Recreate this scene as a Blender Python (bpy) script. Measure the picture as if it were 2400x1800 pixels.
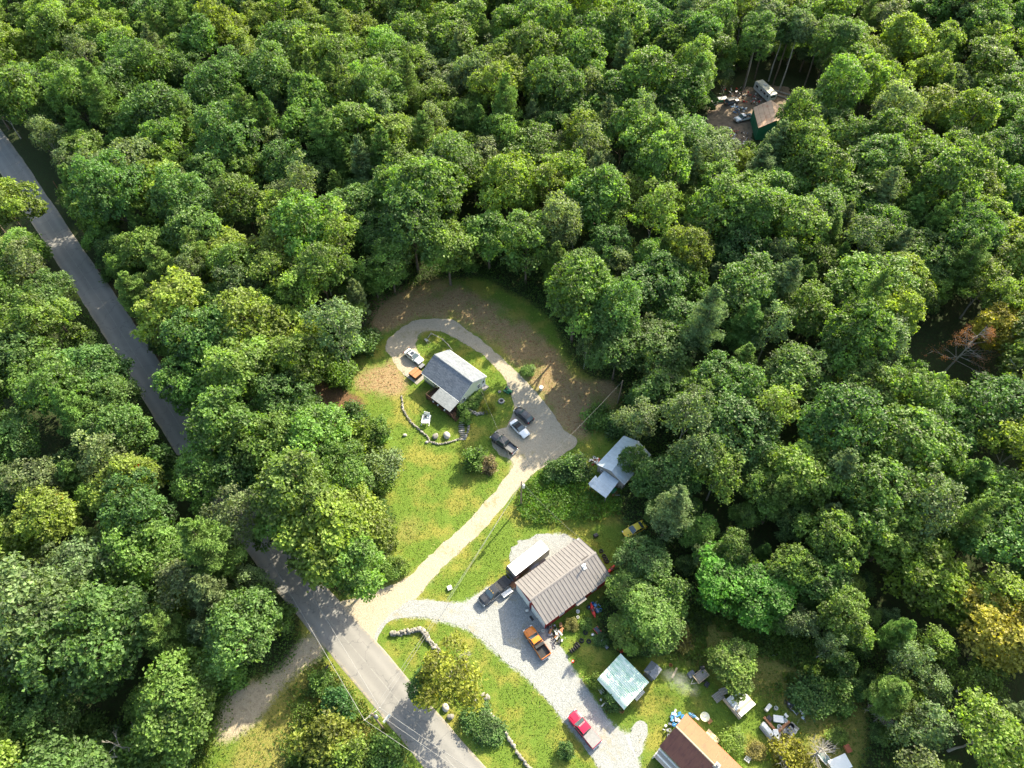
import bpy, bmesh, math, random
import numpy as np
from mathutils import Vector, Matrix, Quaternion
from mathutils.geometry import tessellate_polygon

S = bpy.context.scene
for o in list(bpy.data.objects):
    bpy.data.objects.remove(o)
COL = S.collection
R_ = math.radians

# ------------------------------------------------------------------ camera, sky, sun, exposure
CAM_H, CAM_PITCH, CAM_FOV = 122.0, R_(54), R_(71.5)
cam = bpy.data.cameras.new('camera')
cam.sensor_fit = 'HORIZONTAL'
cam.angle = CAM_FOV
cam.clip_start, cam.clip_end = 1.0, 6000.0
camo = bpy.data.objects.new('camera', cam)
COL.objects.link(camo)
camo.location = (0, 0, CAM_H)
camo.rotation_euler = (math.pi / 2 - CAM_PITCH, 0, 0)
S.camera = camo

SUN_EL, SUN_AZ = R_(32), R_(53)          # elevation, azimuth from +X (towards the back right)
sun_dir = Vector((math.cos(SUN_AZ) * math.cos(SUN_EL), math.sin(SUN_AZ) * math.cos(SUN_EL), math.sin(SUN_EL)))
W = bpy.data.worlds.new('World')
S.world = W
W.use_nodes = True
wn = W.node_tree
sky = wn.nodes.new('ShaderNodeTexSky')
sky.sky_type = 'NISHITA'
sky.sun_disc = False
sky.sun_elevation = SUN_EL
sky.sun_rotation = math.pi / 2 - SUN_AZ
sky.air_density, sky.dust_density, sky.ozone_density = 1.0, 2.5, 1.0
wn.links.new(sky.outputs[0], wn.nodes['Background'].inputs[0])
wn.nodes['Background'].inputs[1].default_value = 0.15
sl = bpy.data.lights.new('sun', 'SUN')
sl.energy, sl.angle, sl.color = 4.6, R_(0.6), (1.0, 0.93, 0.8)
so = bpy.data.objects.new('sun', sl)
COL.objects.link(so)
so.rotation_euler = sun_dir.to_track_quat('Z', 'Y').to_euler()
so.location = (60, 80, 150)
S.view_settings.view_transform = 'Standard'
S.view_settings.look = 'None'
S.view_settings.gamma = 1.0
S.view_settings.exposure = 1.72
S.view_settings.use_white_balance = True
S.view_settings.white_balance_temperature = 7300
S.view_settings.white_balance_tint = 6
S.render.engine = 'CYCLES'
S.cycles.max_bounces = 6
S.cycles.diffuse_bounces = 3
S.cycles.transmission_bounces = 4
S.cycles.glossy_bounces = 2
S.cycles.volume_bounces = 0
S.cycles.use_denoising = True

# ------------------------------------------------------------------ pixels of the 2400x1800 photograph <-> ground
_f = 1200 / math.tan(CAM_FOV / 2)
_ct, _st = math.cos(CAM_PITCH), math.sin(CAM_PITCH)
def G(px, py, z=0.0):
    x, y = (px - 1200) / _f, (900 - py) / _f
    d = (x, _ct + y * _st, -_st + y * _ct)
    t = (z - CAM_H) / d[2]
    return Vector((d[0] * t, d[1] * t, z))
def PX(x, y, z):
    z = z - CAM_H
    cy, cz = y * _st + z * _ct, y * _ct - z * _st
    return 1200 + _f * x / cz, 900 - _f * cy / cz
def inpoly(x, y, poly):
    x, y = np.asarray(x, float), np.asarray(y, float)
    r = np.zeros(x.shape, bool)
    n = len(poly)
    for i in range(n):
        x0, y0 = poly[i][0], poly[i][1]
        x1, y1 = poly[(i + 1) % n][0], poly[(i + 1) % n][1]
        if y0 == y1: continue
        c = ((y0 > y) != (y1 > y)) & (x < (x1 - x0) * (y - y0) / (y1 - y0) + x0)
        r ^= c
    return r
def D2(pts): return [(x * 2400 / 2212, y * 2400 / 2212) for x, y in pts]
def W2(pts): return [tuple(G(x, y))[:2] for x, y in pts]

# ------------------------------------------------------------------ tagging
def tag(o, label=None, cat=None, group=None, kind=None):
    if label: o['label'] = label
    if cat: o['category'] = cat
    if group: o['group'] = group
    if kind: o['kind'] = kind
    return o
def empty(name, loc=(0, 0, 0), rz=0.0, label=None, cat=None, group=None):
    o = bpy.data.objects.new(name, None)
    o.empty_display_size = 0.3
    COL.objects.link(o)
    o.location = loc
    o.rotation_euler = (0, 0, rz)
    return tag(o, label, cat, group)
def link(name, me, parent=None, loc=None, rz=None, scale=None):
    o = bpy.data.objects.new(name, me)
    COL.objects.link(o)
    if parent: o.parent = parent
    if loc is not None: o.location = loc
    if rz is not None: o.rotation_euler = (0, 0, rz)
    if scale is not None: o.scale = scale if hasattr(scale, '__len__') else (scale,) * 3
    return o

# ------------------------------------------------------------------ materials
MATS = {}
class NT:
    def __init__(s, name):
        s.m = bpy.data.materials.new(name); s.m.use_nodes = True
        s.t = s.m.node_tree; s.b = s.t.nodes['Principled BSDF']; s.out = s.t.nodes['Material Output']
    def n(s, typ, **kw):
        nd = s.t.nodes.new(typ)
        for k, v in kw.items():
            if k.startswith('i_'):
                nd.inputs[k[2:].replace('_', ' ')].default_value = v
            else: setattr(nd, k, v)
        return nd
    def l(s, a, b): s.t.links.new(a, b)
    def noise(s, scale, detail=4, rough=.6, vec=None, dim='3D'):
        nd = s.n('ShaderNodeTexNoise'); nd.inputs['Scale'].default_value = scale
        nd.inputs['Detail'].default_value = detail; nd.inputs['Roughness'].default_value = rough
        if vec is not None: s.l(vec, nd.inputs['Vector'])
        return nd.outputs['Fac']
    def ramp(s, fac, stops):
        r = s.n('ShaderNodeValToRGB'); e = r.color_ramp.elements
        while len(e) < len(stops): e.new(.5)
        for k, (p, c) in enumerate(stops):
            e[k].position = p; e[k].color = (*c, 1) if len(c) == 3 else c
        s.l(fac, r.inputs[0]); return r.outputs[0]
    def mix(s, fac, a, b, mode='MIX'):
        m = s.n('ShaderNodeMix', data_type='RGBA', blend_type=mode)
        for sock, v in ((m.inputs[0], fac), (m.inputs[6], a), (m.inputs[7], b)):
            if isinstance(v, (int, float)): sock.default_value = v
            elif isinstance(v, tuple): sock.default_value = (*v, 1) if len(v) == 3 else v
            else: s.l(v, sock)
        return m.outputs[2]
    def math(s, op, a, b=None, clamp=False):
        m = s.n('ShaderNodeMath', operation=op, use_clamp=clamp)
        for k, v in enumerate((a, b)):
            if v is None: continue
            if isinstance(v, (int, float)): m.inputs[k].default_value = v
            else: s.l(v, m.inputs[k])
        return m.outputs[0]
    def mr(s, v, a, b, c=0., d=1.):
        m = s.n('ShaderNodeMapRange', interpolation_type='SMOOTHSTEP')
        s.l(v, m.inputs[0])
        for k, q in enumerate((a, b, c, d)): m.inputs[k + 1].default_value = q
        return m.outputs[0]
    def bump(s, h, strength=.5, dist=.05):
        b = s.n('ShaderNodeBump'); b.inputs['Strength'].default_value = strength
        b.inputs['Distance'].default_value = dist; s.l(h, b.inputs['Height']); s.l(b.outputs[0], s.b.inputs['Normal'])
    def pos(s): return s.n('ShaderNodeNewGeometry').outputs['Position']
    def obj(s): return s.n('ShaderNodeTexCoord').outputs['Object']
    def attr(s, name): 
        a = s.n('ShaderNodeAttribute'); a.attribute_name = name; return a
    def rnd(s): return s.n('ShaderNodeObjectInfo').outputs['Random']
    def col(s, c): s.l(c, s.b.inputs['Base Color'])
    def set(s, rough=.6, metal=0., spec=.5, coat=0.):
        s.b.inputs['Roughness'].default_value = rough; s.b.inputs['Metallic'].default_value = metal
        s.b.inputs['Specular IOR Level'].default_value = spec; s.b.inputs['Coat Weight'].default_value = coat

def plain(name, c, rough=.6, metal=0., spec=.5, coat=0., var=.25, scale=3., dirt=None):
    """a plain colour with uneven tone and a little dirt"""
    if name in MATS: return MATS[name]
    t = NT(name)
    nz = t.noise(scale, 5, .65, t.obj())
    a = tuple(x * (1 - var) for x in c); b = tuple(min(.95, x * (1 + var)) for x in c)
    cc = t.ramp(nz, [(.25, a), (.75, b)])
    if dirt:
        cc = t.mix(t.mr(t.noise(scale * .6, 6, .7, t.obj()), .52, .7), cc, dirt)
    t.col(cc); t.set(rough, metal, spec, coat)
    MATS[name] = t.m
    return t.m

def leaf_mat(name, spec=.35, trans=.4, rough=.55):
    if name in MATS: return MATS[name]
    t = NT(name)
    oi = t.n('ShaderNodeObjectInfo')
    at = t.attr('tint')
    sep = t.n('ShaderNodeSeparateColor'); t.l(at.outputs['Color'], sep.inputs[0])
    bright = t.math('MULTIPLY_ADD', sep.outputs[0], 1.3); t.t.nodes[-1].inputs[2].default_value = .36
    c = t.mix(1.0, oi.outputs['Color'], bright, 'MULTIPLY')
    yel = t.mix(t.mr(sep.outputs[1], .55, 1.), c, t.mix(1.0, c, (1.28, 1.15, .7), 'MULTIPLY'))
    t.col(yel)
    t.set(rough, 0, spec)
    tr = t.n('ShaderNodeBsdfTranslucent')
    t.l(t.mix(1.0, yel, (1.7, 1.75, .65), 'MULTIPLY'), tr.inputs[0])
    ms = t.n('ShaderNodeMixShader'); ms.inputs[0].default_value = trans
    t.l(t.b.outputs[0], ms.inputs[1]); t.l(tr.outputs[0], ms.inputs[2]); t.l(ms.outputs[0], t.out.inputs[0])
    MATS[name] = t.m
    return t.m

# ------------------------------------------------------------------ mesh builder
class MB:
    def __init__(s): s.v, s.f = [], []
    def add(s, vs, fs):
        k = len(s.v); s.v += [tuple(p) for p in vs]; s.f += [tuple(i + k for i in q) for q in fs]; return s
    def box(s, c, d, rz=0., rx=0., ry=0., taper=1.):
        m = Matrix.Rotation(rz, 3, 'Z') @ Matrix.Rotation(ry, 3, 'Y') @ Matrix.Rotation(rx, 3, 'X')
        vs = []
        for z in (-1, 1):
            k = taper if z > 0 else 1
            for x, y in ((-1, -1), (1, -1), (1, 1), (-1, 1)):
                vs.append(Vector(c) + m @ Vector((x * d[0] / 2 * k, y * d[1] / 2 * k, z * d[2] / 2)))
        return s.add(vs, [(3, 2, 1, 0), (4, 5, 6, 7), (0, 1, 5, 4), (1, 2, 6, 5), (2, 3, 7, 6), (3, 0, 4, 7)])
    def slab(s, quad, th):
        """a sheet with thickness hung below four (or n) points"""
        q = [Vector(p) for p in quad]; n = len(q)
        nrm = (q[1] - q[0]).cross(q[2] - q[0]).normalized()
        if nrm.z < 0: q.reverse(); nrm = -nrm
        vs = [p - nrm * th for p in q] + q
        fs = [tuple(reversed(range(n))), tuple(range(n, 2 * n))] + [(i, (i + 1) % n, n + (i + 1) % n, n + i) for i in range(n)]
        return s.add(vs, fs)
    def cyl(s, a, b, r0, r1=None, n=10, cap=True):
        a, b = Vector(a), Vector(b); r1 = r0 if r1 is None else r1
        d = (b - a).normalized(); u = d.orthogonal().normalized(); w = d.cross(u)
        vs = []
        for p, r in ((a, r0), (b, r1)):
            for i in range(n):
                t = 2 * math.pi * i / n; vs.append(p + (u * math.cos(t) + w * math.sin(t)) * r)
        fs = [(i, (i + 1) % n, n + (i + 1) % n, n + i) for i in range(n)]
        if cap: fs += [tuple(reversed(range(n))), tuple(range(n, 2 * n))]
        return s.add(vs, fs)
    def tube(s, pts, rad, n=6):
        pts = [Vector(p) for p in pts]; rr = rad if hasattr(rad, '__len__') else [rad] * len(pts)
        vs = []
        for i, p in enumerate(pts):
            d = (pts[min(i + 1, len(pts) - 1)] - pts[max(i - 1, 0)]).normalized()
            ref = Vector((0, 0, 1)) if abs(d.z) < .9 else Vector((1, 0, 0))
            u = d.cross(ref).normalized(); w = d.cross(u)
            vs += [p + (u * math.cos(2 * math.pi * k / n) + w * math.sin(2 * math.pi * k / n)) * rr[i] for k in range(n)]
        fs = []
        for i in range(len(pts) - 1):
            fs += [(i * n + k, i * n + (k + 1) % n, (i + 1) * n + (k + 1) % n, (i + 1) * n + k) for k in range(n)]
        e = (len(pts) - 1) * n
        fs += [tuple(reversed(range(n))), tuple(range(e, e + n))]
        return s.add(vs, fs)
    def torus(s, c, R, r, axis='Z', n=16, m=8):
        vs, fs = [], []
        for i in range(n):
            a = 2 * math.pi * i / n
            for j in range(m):
                b = 2 * math.pi * j / m; q = R + r * math.cos(b)
                p = (q * math.cos(a), q * math.sin(a), r * math.sin(b))
                if axis == 'Y': p = (p[0], p[2], p[1])
                if axis == 'X': p = (p[2], p[0], p[1])
                vs.append(Vector(c) + Vector(p))
        for i in range(n):
            for j in range(m):
                fs.append((i * m + j, ((i + 1) % n) * m + j, ((i + 1) % n) * m + (j + 1) % m, i * m + (j + 1) % m))
        return s.add(vs, fs)
    def loft(s, secs, cap=True):
        n = len(secs[0]); vs = [p for q in secs for p in q]; fs = []
        for i in range(len(secs) - 1):
            fs += [(i * n + k, i * n + (k + 1) % n, (i + 1) * n + (k + 1) % n, (i + 1) * n + k) for k in range(n)]
        if cap: fs += [tuple(reversed(range(n))), tuple(range((len(secs) - 1) * n, len(secs) * n))]
        return s.add(vs, fs)
    def mesh(s, name, mat, smooth=False, bevel=0.):
        me = bpy.data.meshes.new(name)
        me.from_pydata(s.v, [], s.f)
        bm = bmesh.new(); bm.from_mesh(me)
        bmesh.ops.recalc_face_normals(bm, faces=bm.faces)
        if bevel:
            bmesh.ops.bevel(bm, geom=[e for e in bm.edges if e.is_manifold and e.calc_face_angle(0) > .5], offset=bevel, segments=2, affect='EDGES', profile=.6)
        if smooth:
            for f in bm.faces: f.smooth = True
            for e in bm.edges:
                if e.is_manifold and e.calc_face_angle(0) > .7: e.smooth = False
        bm.to_mesh(me); bm.free()
        if mat: me.materials.append(mat)
        return me
    def build(s, name, mat, parent=None, smooth=False, bevel=0., loc=None, rz=None):
        return link(name, s.mesh(name, mat, smooth, bevel), parent, loc, rz)

def np_mesh(name, V, F, mat, tint=None, smooth=False):
    """quick mesh from numpy arrays, all faces with the same corner count"""
    me = bpy.data.meshes.new(name)
    nv, nf, k = len(V), len(F), F.shape[1]
    me.vertices.add(nv); me.vertices.foreach_set('co', np.ascontiguousarray(V, dtype=np.float32).ravel())
    me.loops.add(nf * k); me.loops.foreach_set('vertex_index', np.ascontiguousarray(F, dtype=np.int32).ravel())
    me.polygons.add(nf); me.polygons.foreach_set('loop_start', np.arange(0, nf * k, k, dtype=np.int32))
    me.polygons.foreach_set('loop_total', np.full(nf, k, dtype=np.int32))
    me.polygons.foreach_set('use_smooth', np.full(nf, smooth, dtype=bool))
    if tint is not None:
        a = me.color_attributes.new('tint', 'FLOAT_COLOR', 'POINT')
        a.data.foreach_set('color', np.ascontiguousarray(tint, dtype=np.float32).ravel())
    me.update(calc_edges=True)
    if mat: me.materials.append(mat)
    return me

# ------------------------------------------------------------------ outlines traced from the photograph (2400x1800 pixels)
ROAD_L = [(0, 398), (27, 433), (60, 487), (110, 560), (163, 640), (217, 731), (260, 802), (320, 900), (347, 943), (455, 1095), (575, 1255), (620, 1340), (669, 1410), (723, 1471), (777, 1534), (826, 1590), (868, 1641), (925, 1706), (960, 1750), (1002, 1800), (1040, 1850)]
ROAD_R = [(0, 306), (32, 352), (76, 422), (125, 498), (168, 566), (228, 640), (282, 718), (342, 813), (401, 905), (438, 975), (500, 1070), (619, 1223), (678, 1290), (741, 1354), (792, 1406), (841, 1459), (885, 1508), (935, 1570), (985, 1632), (1040, 1695), (1088, 1750), (1132, 1800), (1178, 1850)]
TAN = [(797, 1412), (870, 1390), (953, 1352), (1011, 1298), (1098, 1218), (1168, 1142), (1200, 1095), (1194, 1076), (1165, 1060), (1150, 1030), (1165, 1008), (1188, 1000), (1194, 985), (1206, 959), (1197, 924), (1184, 889), (1159, 857), (1127, 829), (1080, 800), (1042, 781), (1013, 775), (985, 781), (975, 797), (975, 816), (985, 840), (978, 862), (956, 883), (934, 862), (915, 832), (903, 816), (908, 797), (928, 781), (947, 765), (975, 750), (1016, 747), (1064, 750), (1089, 769), (1143, 810), (1190, 851), (1238, 902), (1270, 936), (1301, 978), (1320, 1006), (1352, 1031), (1333, 1057), (1301, 1079), (1263, 1101), (1238, 1123), (1213, 1147), (1166, 1204), (1127, 1247), (1080, 1290), (1025, 1345), (972, 1404), (925, 1440), (890, 1480), (878, 1508), (840, 1462)]
GREY = [(940, 1420), (967, 1407), (1018, 1408), (1061, 1413), (1083, 1413), (1108, 1400), (1150, 1372), (1200, 1360), (1240, 1400), (1285, 1470), (1307, 1511), (1325, 1536), (1340, 1569), (1369, 1605), (1391, 1638), (1412, 1668), (1433, 1696), (1461, 1721), (1475, 1746), (1488, 1768), (1500, 1800), (1530, 1850), (1440, 1850), (1405, 1800), (1385, 1768), (1326, 1694), (1294, 1654), (1260, 1618), (1222, 1576), (1180, 1544), (1159, 1522), (1109, 1482), (1062, 1460), (1007, 1449), (953, 1449), (906, 1460), (880, 1500), (885, 1470)]
GREY2 = [(1195, 1288), (1230, 1266), (1290, 1252), (1340, 1258), (1352, 1268), (1300, 1305), (1250, 1340), (1205, 1330)]
WHITEPATCH = [(1482, 1700), (1497, 1690), (1512, 1700), (1515, 1722), (1507, 1748), (1500, 1772), (1488, 1760), (1479, 1730)]
# where the ground, yards and roads show between the crowns
OPEN_MAIN = D2([(740, 1300), (790, 1285), (835, 1245), (858, 1170), (832, 1090), (790, 1040), (770, 955), (715, 905), (672, 870), (680, 830), (735, 790), (790, 775), (788, 700), (835, 645), (920, 612), (1040, 600), (1120, 635), (1190, 685), (1205, 735), (1255, 800), (1310, 842), (1345, 815), (1345, 880), (1290, 940), (1405, 945), (1412, 985), (1345, 1000), (1345, 1060), (1325, 1130), (1395, 1128), (1395, 1150), (1340, 1185), (1330, 1260), (1285, 1300), (1290, 1390), (1340, 1425), (1410, 1405), (1475, 1340), (1490, 1300), (1600, 1340), (1690, 1420), (1790, 1440), (1830, 1500), (1880, 1560), (1860, 1659), (1860, 1740), (300, 1740), (440, 1659), (452, 1590), (480, 1495), (560, 1468), (640, 1445), (655, 1370), (618, 1250), (580, 1180), (545, 1125), (600, 1125), (625, 1185)])
OPEN_ROAD = D2([(-30, 255), (0, 270), (40, 330), (90, 395), (170, 515), (200, 585), (265, 680), (330, 775), (375, 825), (395, 880), (445, 985), (425, 995), (395, 950), (330, 850), (280, 775), (215, 690), (160, 610), (148, 560), (125, 480), (35, 410), (0, 375), (-30, 340)])
OPEN_FAR = D2([(1545, 212), (1600, 185), (1612, 140), (1640, 110), (1720, 115), (1765, 150), (1760, 200), (1720, 215), (1702, 232), (1690, 262), (1625, 300), (1600, 325), (1570, 305), (1550, 260)])
OPEN_SNAGS = [[(165, 1690), (225, 1680), (330, 1740), (345, 1790), (165, 1780)], [(2175, 740), (2290, 720), (2330, 800), (2240, 900), (2180, 880)], [(2270, 950), (2400, 840), (2400, 900), (2310, 990)]]
OPENS = [OPEN_MAIN, OPEN_ROAD, OPEN_FAR] + OPEN_SNAGS
LOWWOOD = [(1560, 1230), (2000, 1230), (2160, 1620), (2060, 1760), (1600, 1600)]

def spl(pts, step):
    """Catmull-Rom resample of a ground polyline"""
    P = [np.array(p, float) for p in pts]; out = []
    for i in range(len(P) - 1):
        p0, p1, p2, p3 = P[max(i - 1, 0)], P[i], P[i + 1], P[min(i + 2, len(P) - 1)]
        n = max(1, int(np.hypot(*(p2 - p1)) / step))
        for k in range(n):
            t = k / n
            out.append(.5 * ((2 * p1) + (-p0 + p2) * t + (2 * p0 - 5 * p1 + 4 * p2 - p3) * t * t + (-p0 + 3 * p1 - 3 * p2 + p3) * t ** 3))
    out.append(P[-1]); return out

# ------------------------------------------------------------------ the ground with its cover masks
rng = np.random.default_rng(7)
def vnoise(x, y, s, seed):
    """value noise on world positions"""
    r = np.random.default_rng(seed); T = r.random((64, 64))
    u, v = x / s, y / s; i, j = np.floor(u).astype(int), np.floor(v).astype(int)
    a, b = u - i, v - j; a, b = a * a * (3 - 2 * a), b * b * (3 - 2 * b)
    g = lambda p, q: T[p % 64, q % 64]
    return (g(i, j) * (1 - a) + g(i + 1, j) * a) * (1 - b) + (g(i, j + 1) * (1 - a) + g(i + 1, j + 1) * a) * b
def fbm(x, y, s, seed): return .5 * vnoise(x, y, s, seed) + .3 * vnoise(x, y, s / 2.1, seed + 1) + .2 * vnoise(x, y, s / 4.3, seed + 2)

DRY = [(855, 770), (868, 700), (920, 675), (1040, 655), (1130, 690), (1200, 725), (1290, 795), (1340, 885), (1450, 905), (1450, 950), (1400, 985), (1352, 1035), (1301, 975), (1240, 900), (1150, 808), (1080, 752), (1000, 738), (930, 772), (890, 790)]
DRY2 = [(835, 890), (870, 850), (905, 825), (950, 885), (940, 935), (880, 940), (845, 930)]
LITTER = [(735, 890), (800, 900), (850, 940), (835, 1010), (780, 1010), (740, 960)]
STRAW = [(480, 1850), (540, 1770), (610, 1690), (690, 1590), (735, 1545), (790, 1570), (840, 1620), (900, 1700), (985, 1810), (985, 1850)]
SAND = [(515, 1690), (520, 1640), (550, 1612), (610, 1600), (650, 1570), (690, 1520), (728, 1478), (742, 1500), (770, 1540), (700, 1575), (655, 1620), (600, 1690), (545, 1740), (510, 1780), (500, 1740)]
SAND2 = [(570, 1790), (620, 1720), (680, 1660), (690, 1710), (640, 1790)]
FARDIRT = [(1655, 235), (1690, 225), (1760, 205), (1840, 205), (1850, 235), (1790, 260), (1760, 330), (1740, 355), (1690, 345), (1660, 290)]
ROUGH = [(1560, 1460), (1650, 1440), (1800, 1480), (1980, 1560), (2040, 1690), (2000, 1850), (1900, 1850), (1900, 1700), (1820, 1640), (1700, 1600), (1640, 1560), (1560, 1540)]
ORANGE = [(925, 1210), (985, 1190), (1000, 1240), (970, 1290), (925, 1300)]
VERGE = [(440, 985), (120, 470), (60, 395), (100, 400), (190, 540), (250, 640), (330, 755), (420, 890), (480, 1030)]
CELL = .5
gx = np.arange(-100, 118, CELL); gy = np.arange(8, 150, CELL)
XX, YY = np.meshgrid(gx, gy)
def blur(m, n):
    for _ in range(3):
        for ax in (0, 1):
            c = np.cumsum(np.pad(m, [(n + 1, n) if k == ax else (0, 0) for k in (0, 1)], mode='edge'), axis=ax)
            m = (c[2 * n + 1:] - c[:-2 * n - 1]) / (2 * n + 1) if ax == 0 else (c[:, 2 * n + 1:] - c[:, :-2 * n - 1]) / (2 * n + 1)
    return m
def mask(polys, soft=2, wob=1.2, seed=1, X=XX, Y=YY):
    jx = X + (fbm(X, Y, 5, seed) - .5) * 2 * wob; jy = Y + (fbm(X, Y, 5, seed + 9) - .5) * 2 * wob
    m = np.zeros(X.shape, bool)
    for p in polys: m |= inpoly(jx, jy, W2(p))
    return blur(m.astype(float), soft)
m_open = mask([OPEN_MAIN, OPEN_ROAD], 4, 2.)
m_dry = mask([DRY, DRY2], 3, 2.0, 3)
m_dry = np.clip(m_dry * (.2 + 1.25 * fbm(XX, YY, 6, 31)), 0, 1)
m_straw = mask([STRAW, ROUGH, ORANGE], 4, 2.0, 5)
m_sand = mask([SAND], 3, 1.5, 7); m_sand = np.maximum(m_sand, .6 * mask([SAND2], 4, 1.5, 8))
m_sand = np.maximum(m_sand, .75 * blur(mask([TAN], 1, .6, 8), 2))
m_grav = blur(mask([GREY, GREY2, WHITEPATCH], 1, .5, 9), 1)
m_lit = np.maximum(mask([LITTER], 2, 1.5, 11), .8 * mask([VERGE], 2, 1., 12))
def ground_material():
    t = NT('ground_cover')
    p = t.pos()
    c1, c2 = t.attr('cover_a'), t.attr('cover_b')
    s1 = t.n('ShaderNodeSeparateColor'); t.l(c1.outputs['Color'], s1.inputs[0])
    s2 = t.n('ShaderNodeSeparateColor'); t.l(c2.outputs['Color'], s2.inputs[0])
    fine, mid, big, clump = t.noise(9, 5, .75, p), t.noise(1.6, 5, .7, p), t.noise(.16, 4, .6, p), t.noise(3.4, 4, .65, p)
    floor = t.ramp(fine, [(.3, (.016, .026, .01)), (.5, (.03, .04, .016)), (.72, (.055, .055, .026))])
    floor = t.mix(t.mr(mid, .45, .62), floor, (.03, .058, .016))
    lawn = t.ramp(fine, [(.28, (.05, .1, .014)), (.5, (.1, .165, .024)), (.75, (.16, .22, .04))])
    lawn = t.mix(t.mr(big, .44, .66), lawn, t.ramp(fine, [(.3, (.15, .16, .028)), (.7, (.27, .25, .06))]))
    lawn = t.mix(t.mr(clump, .6, .74), lawn, (.21, .2, .05))
    lawn = t.mix(t.mr(mid, .3, .4, .6, 0.), lawn, (.05, .1, .014))
    dry = t.ramp(fine, [(.3, (.1, .07, .035)), (.45, (.23, .16, .085)), (.6, (.36, .27, .15)), (.75, (.55, .46, .29))])
    dry = t.mix(t.mr(mid, .5, .66), dry, (.2, .1, .055))
    dry = t.mix(t.mr(clump, .56, .7), dry, (.07, .1, .02))
    straw = t.ramp(fine, [(.28, (.09, .1, .018)), (.5, (.2, .19, .05)), (.75, (.36, .31, .12))])
    straw = t.mix(t.mr(mid, .5, .64), straw, (.07, .12, .018))
    sand = t.ramp(fine, [(.3, (.26, .21, .14)), (.5, (.4, .34, .25)), (.75, (.52, .46, .36))])
    sand = t.mix(t.mr(mid, .42, .7), sand, (.27, .22, .16))
    grav = t.ramp(t.noise(22, 3, .8, p), [(.3, (.17, .18, .18)), (.5, (.33, .34, .34)), (.7, (.52, .53, .52))])
    lit = t.ramp(fine, [(.3, (.05, .028, .014)), (.5, (.13, .075, .04)), (.75, (.24, .16, .1))])
    edge = t.math('MULTIPLY', t.math('SUBTRACT', t.math('ADD', t.math('MULTIPLY', mid, .55), t.math('MULTIPLY', fine, .45)), .5), 1.5)
    def th(m, a=.3, b=.7): return t.mr(t.math('ADD', m, edge), a, b)
    c = t.mix(th(s1.outputs[0]), floor, lawn)
    c = t.mix(th(s1.outputs[2]), c, straw)
    c = t.mix(th(s1.outputs[1], .2, .75), c, dry)
    c = t.mix(th(s2.outputs[2]), c, lit)
    c = t.mix(th(s2.outputs[0], .35, .7), c, sand)
    c = t.mix(th(s2.outputs[1], .35, .65), c, grav)
    t.col(c); t.set(.95, 0, .15)
    t.bump(t.math('ADD', fine, t.math('MULTIPLY', clump, 1.2)), .9, .12)
    return t.m

def make_ground():
    ox = np.concatenate([[-2500, -900, -450, -260, -160, -120], gx, [125, 160, 260, 450, 900, 2500]])
    oy = np.concatenate([[-2000, -500, -120, -40, -10], gy, [160, 200, 280, 450, 900, 3000]])
    X, Y = np.meshgrid(ox, oy); ny, nx = X.shape
    V = np.stack([X, Y, np.zeros_like(X)], -1).reshape(-1, 3)
    idx = np.arange(ny * nx).reshape(ny, nx)
    F = np.stack([idx[:-1, :-1], idx[:-1, 1:], idx[1:, 1:], idx[1:, :-1]], -1).reshape(-1, 4)
    me = np_mesh('ground', V, F, ground_material(), smooth=True)
    def emb(m):
        o = np.zeros((ny, nx)); o[5:5 + len(gy), 6:6 + len(gx)] = m; return o
    for nm, ms in (('cover_a', (m_open, m_dry, m_straw)), ('cover_b', (m_sand, m_grav, m_lit))):
        a = me.color_attributes.new(nm, 'FLOAT_COLOR', 'POINT')
        a.data.foreach_set('color', np.stack([*(emb(m) for m in ms), np.ones((ny, nx))], -1).astype(np.float32).ravel())
    return tag(link('ground', me), 'grassy ground and dark forest floor under everything', kind='structure')
make_ground()

def sheet(name, poly, z, mat, label, wob=.22, step=.45, seed=3, smooth_out=True):
    """flat ground sheet with an uneven outline, edges turned down into the ground"""
    pts = W2(poly); pts = spl(pts + [pts[0]], step)[:-1]
    a = np.array(pts); 
    n1 = fbm(a[:, 0], a[:, 1], 1.6, seed) - .5; n2 = fbm(a[:, 0], a[:, 1], 1.6, seed + 20) - .5
    a = a + np.stack([n1, n2], 1) * 2 * wob * 2
    n = len(a)
    tri = tessellate_polygon([[Vector((x, y, 0)) for x, y in a]])
    me = bpy.data.meshes.new(name)
    me.from_pydata([(x, y, z) for x, y in a], [], [tuple(q) for q in tri])
    bm = bmesh.new(); bm.from_mesh(me)
    bmesh.ops.recalc_face_normals(bm, faces=bm.faces)
    if sum(f.normal.z for f in bm.faces) < 0:
        for f in bm.faces: f.normal_flip()
    bm.to_mesh(me); bm.free(); me.materials.append(mat)
    return tag(link(name, me), label, kind='structure')

def gravel_mat(name, a, b, c, weeds, tracks=None):
    t = NT(name); p = t.pos()
    st = t.n('ShaderNodeTexVoronoi'); st.inputs['Scale'].default_value = 7; t.l(p, st.inputs['Vector'])
    fine, mid, big = t.noise(16, 4, .8, p), t.noise(1.1, 5, .7, p), t.noise(.22, 4, .6, p)
    col = t.ramp(fine, [(.28, a), (.5, b), (.74, c)])
    sep = t.n('ShaderNodeSeparateColor'); t.l(st.outputs['Color'], sep.inputs[0])
    col = t.mix(.35, col, t.ramp(sep.outputs[0], [(0., a), (.5, b), (1., c)]))
    col = t.mix(t.mr(mid, .58, .75), col, tuple(x * .62 for x in b))
    col = t.mix(t.math('MULTIPLY', t.mr(big, .54, .68), t.mr(mid, .4, .6)), col, weeds)
    t.col(col); t.set(.95, 0, .2)
    t.bump(t.math('ADD', fine, st.outputs['Distance']), .7, .05)
    return t.m
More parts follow.
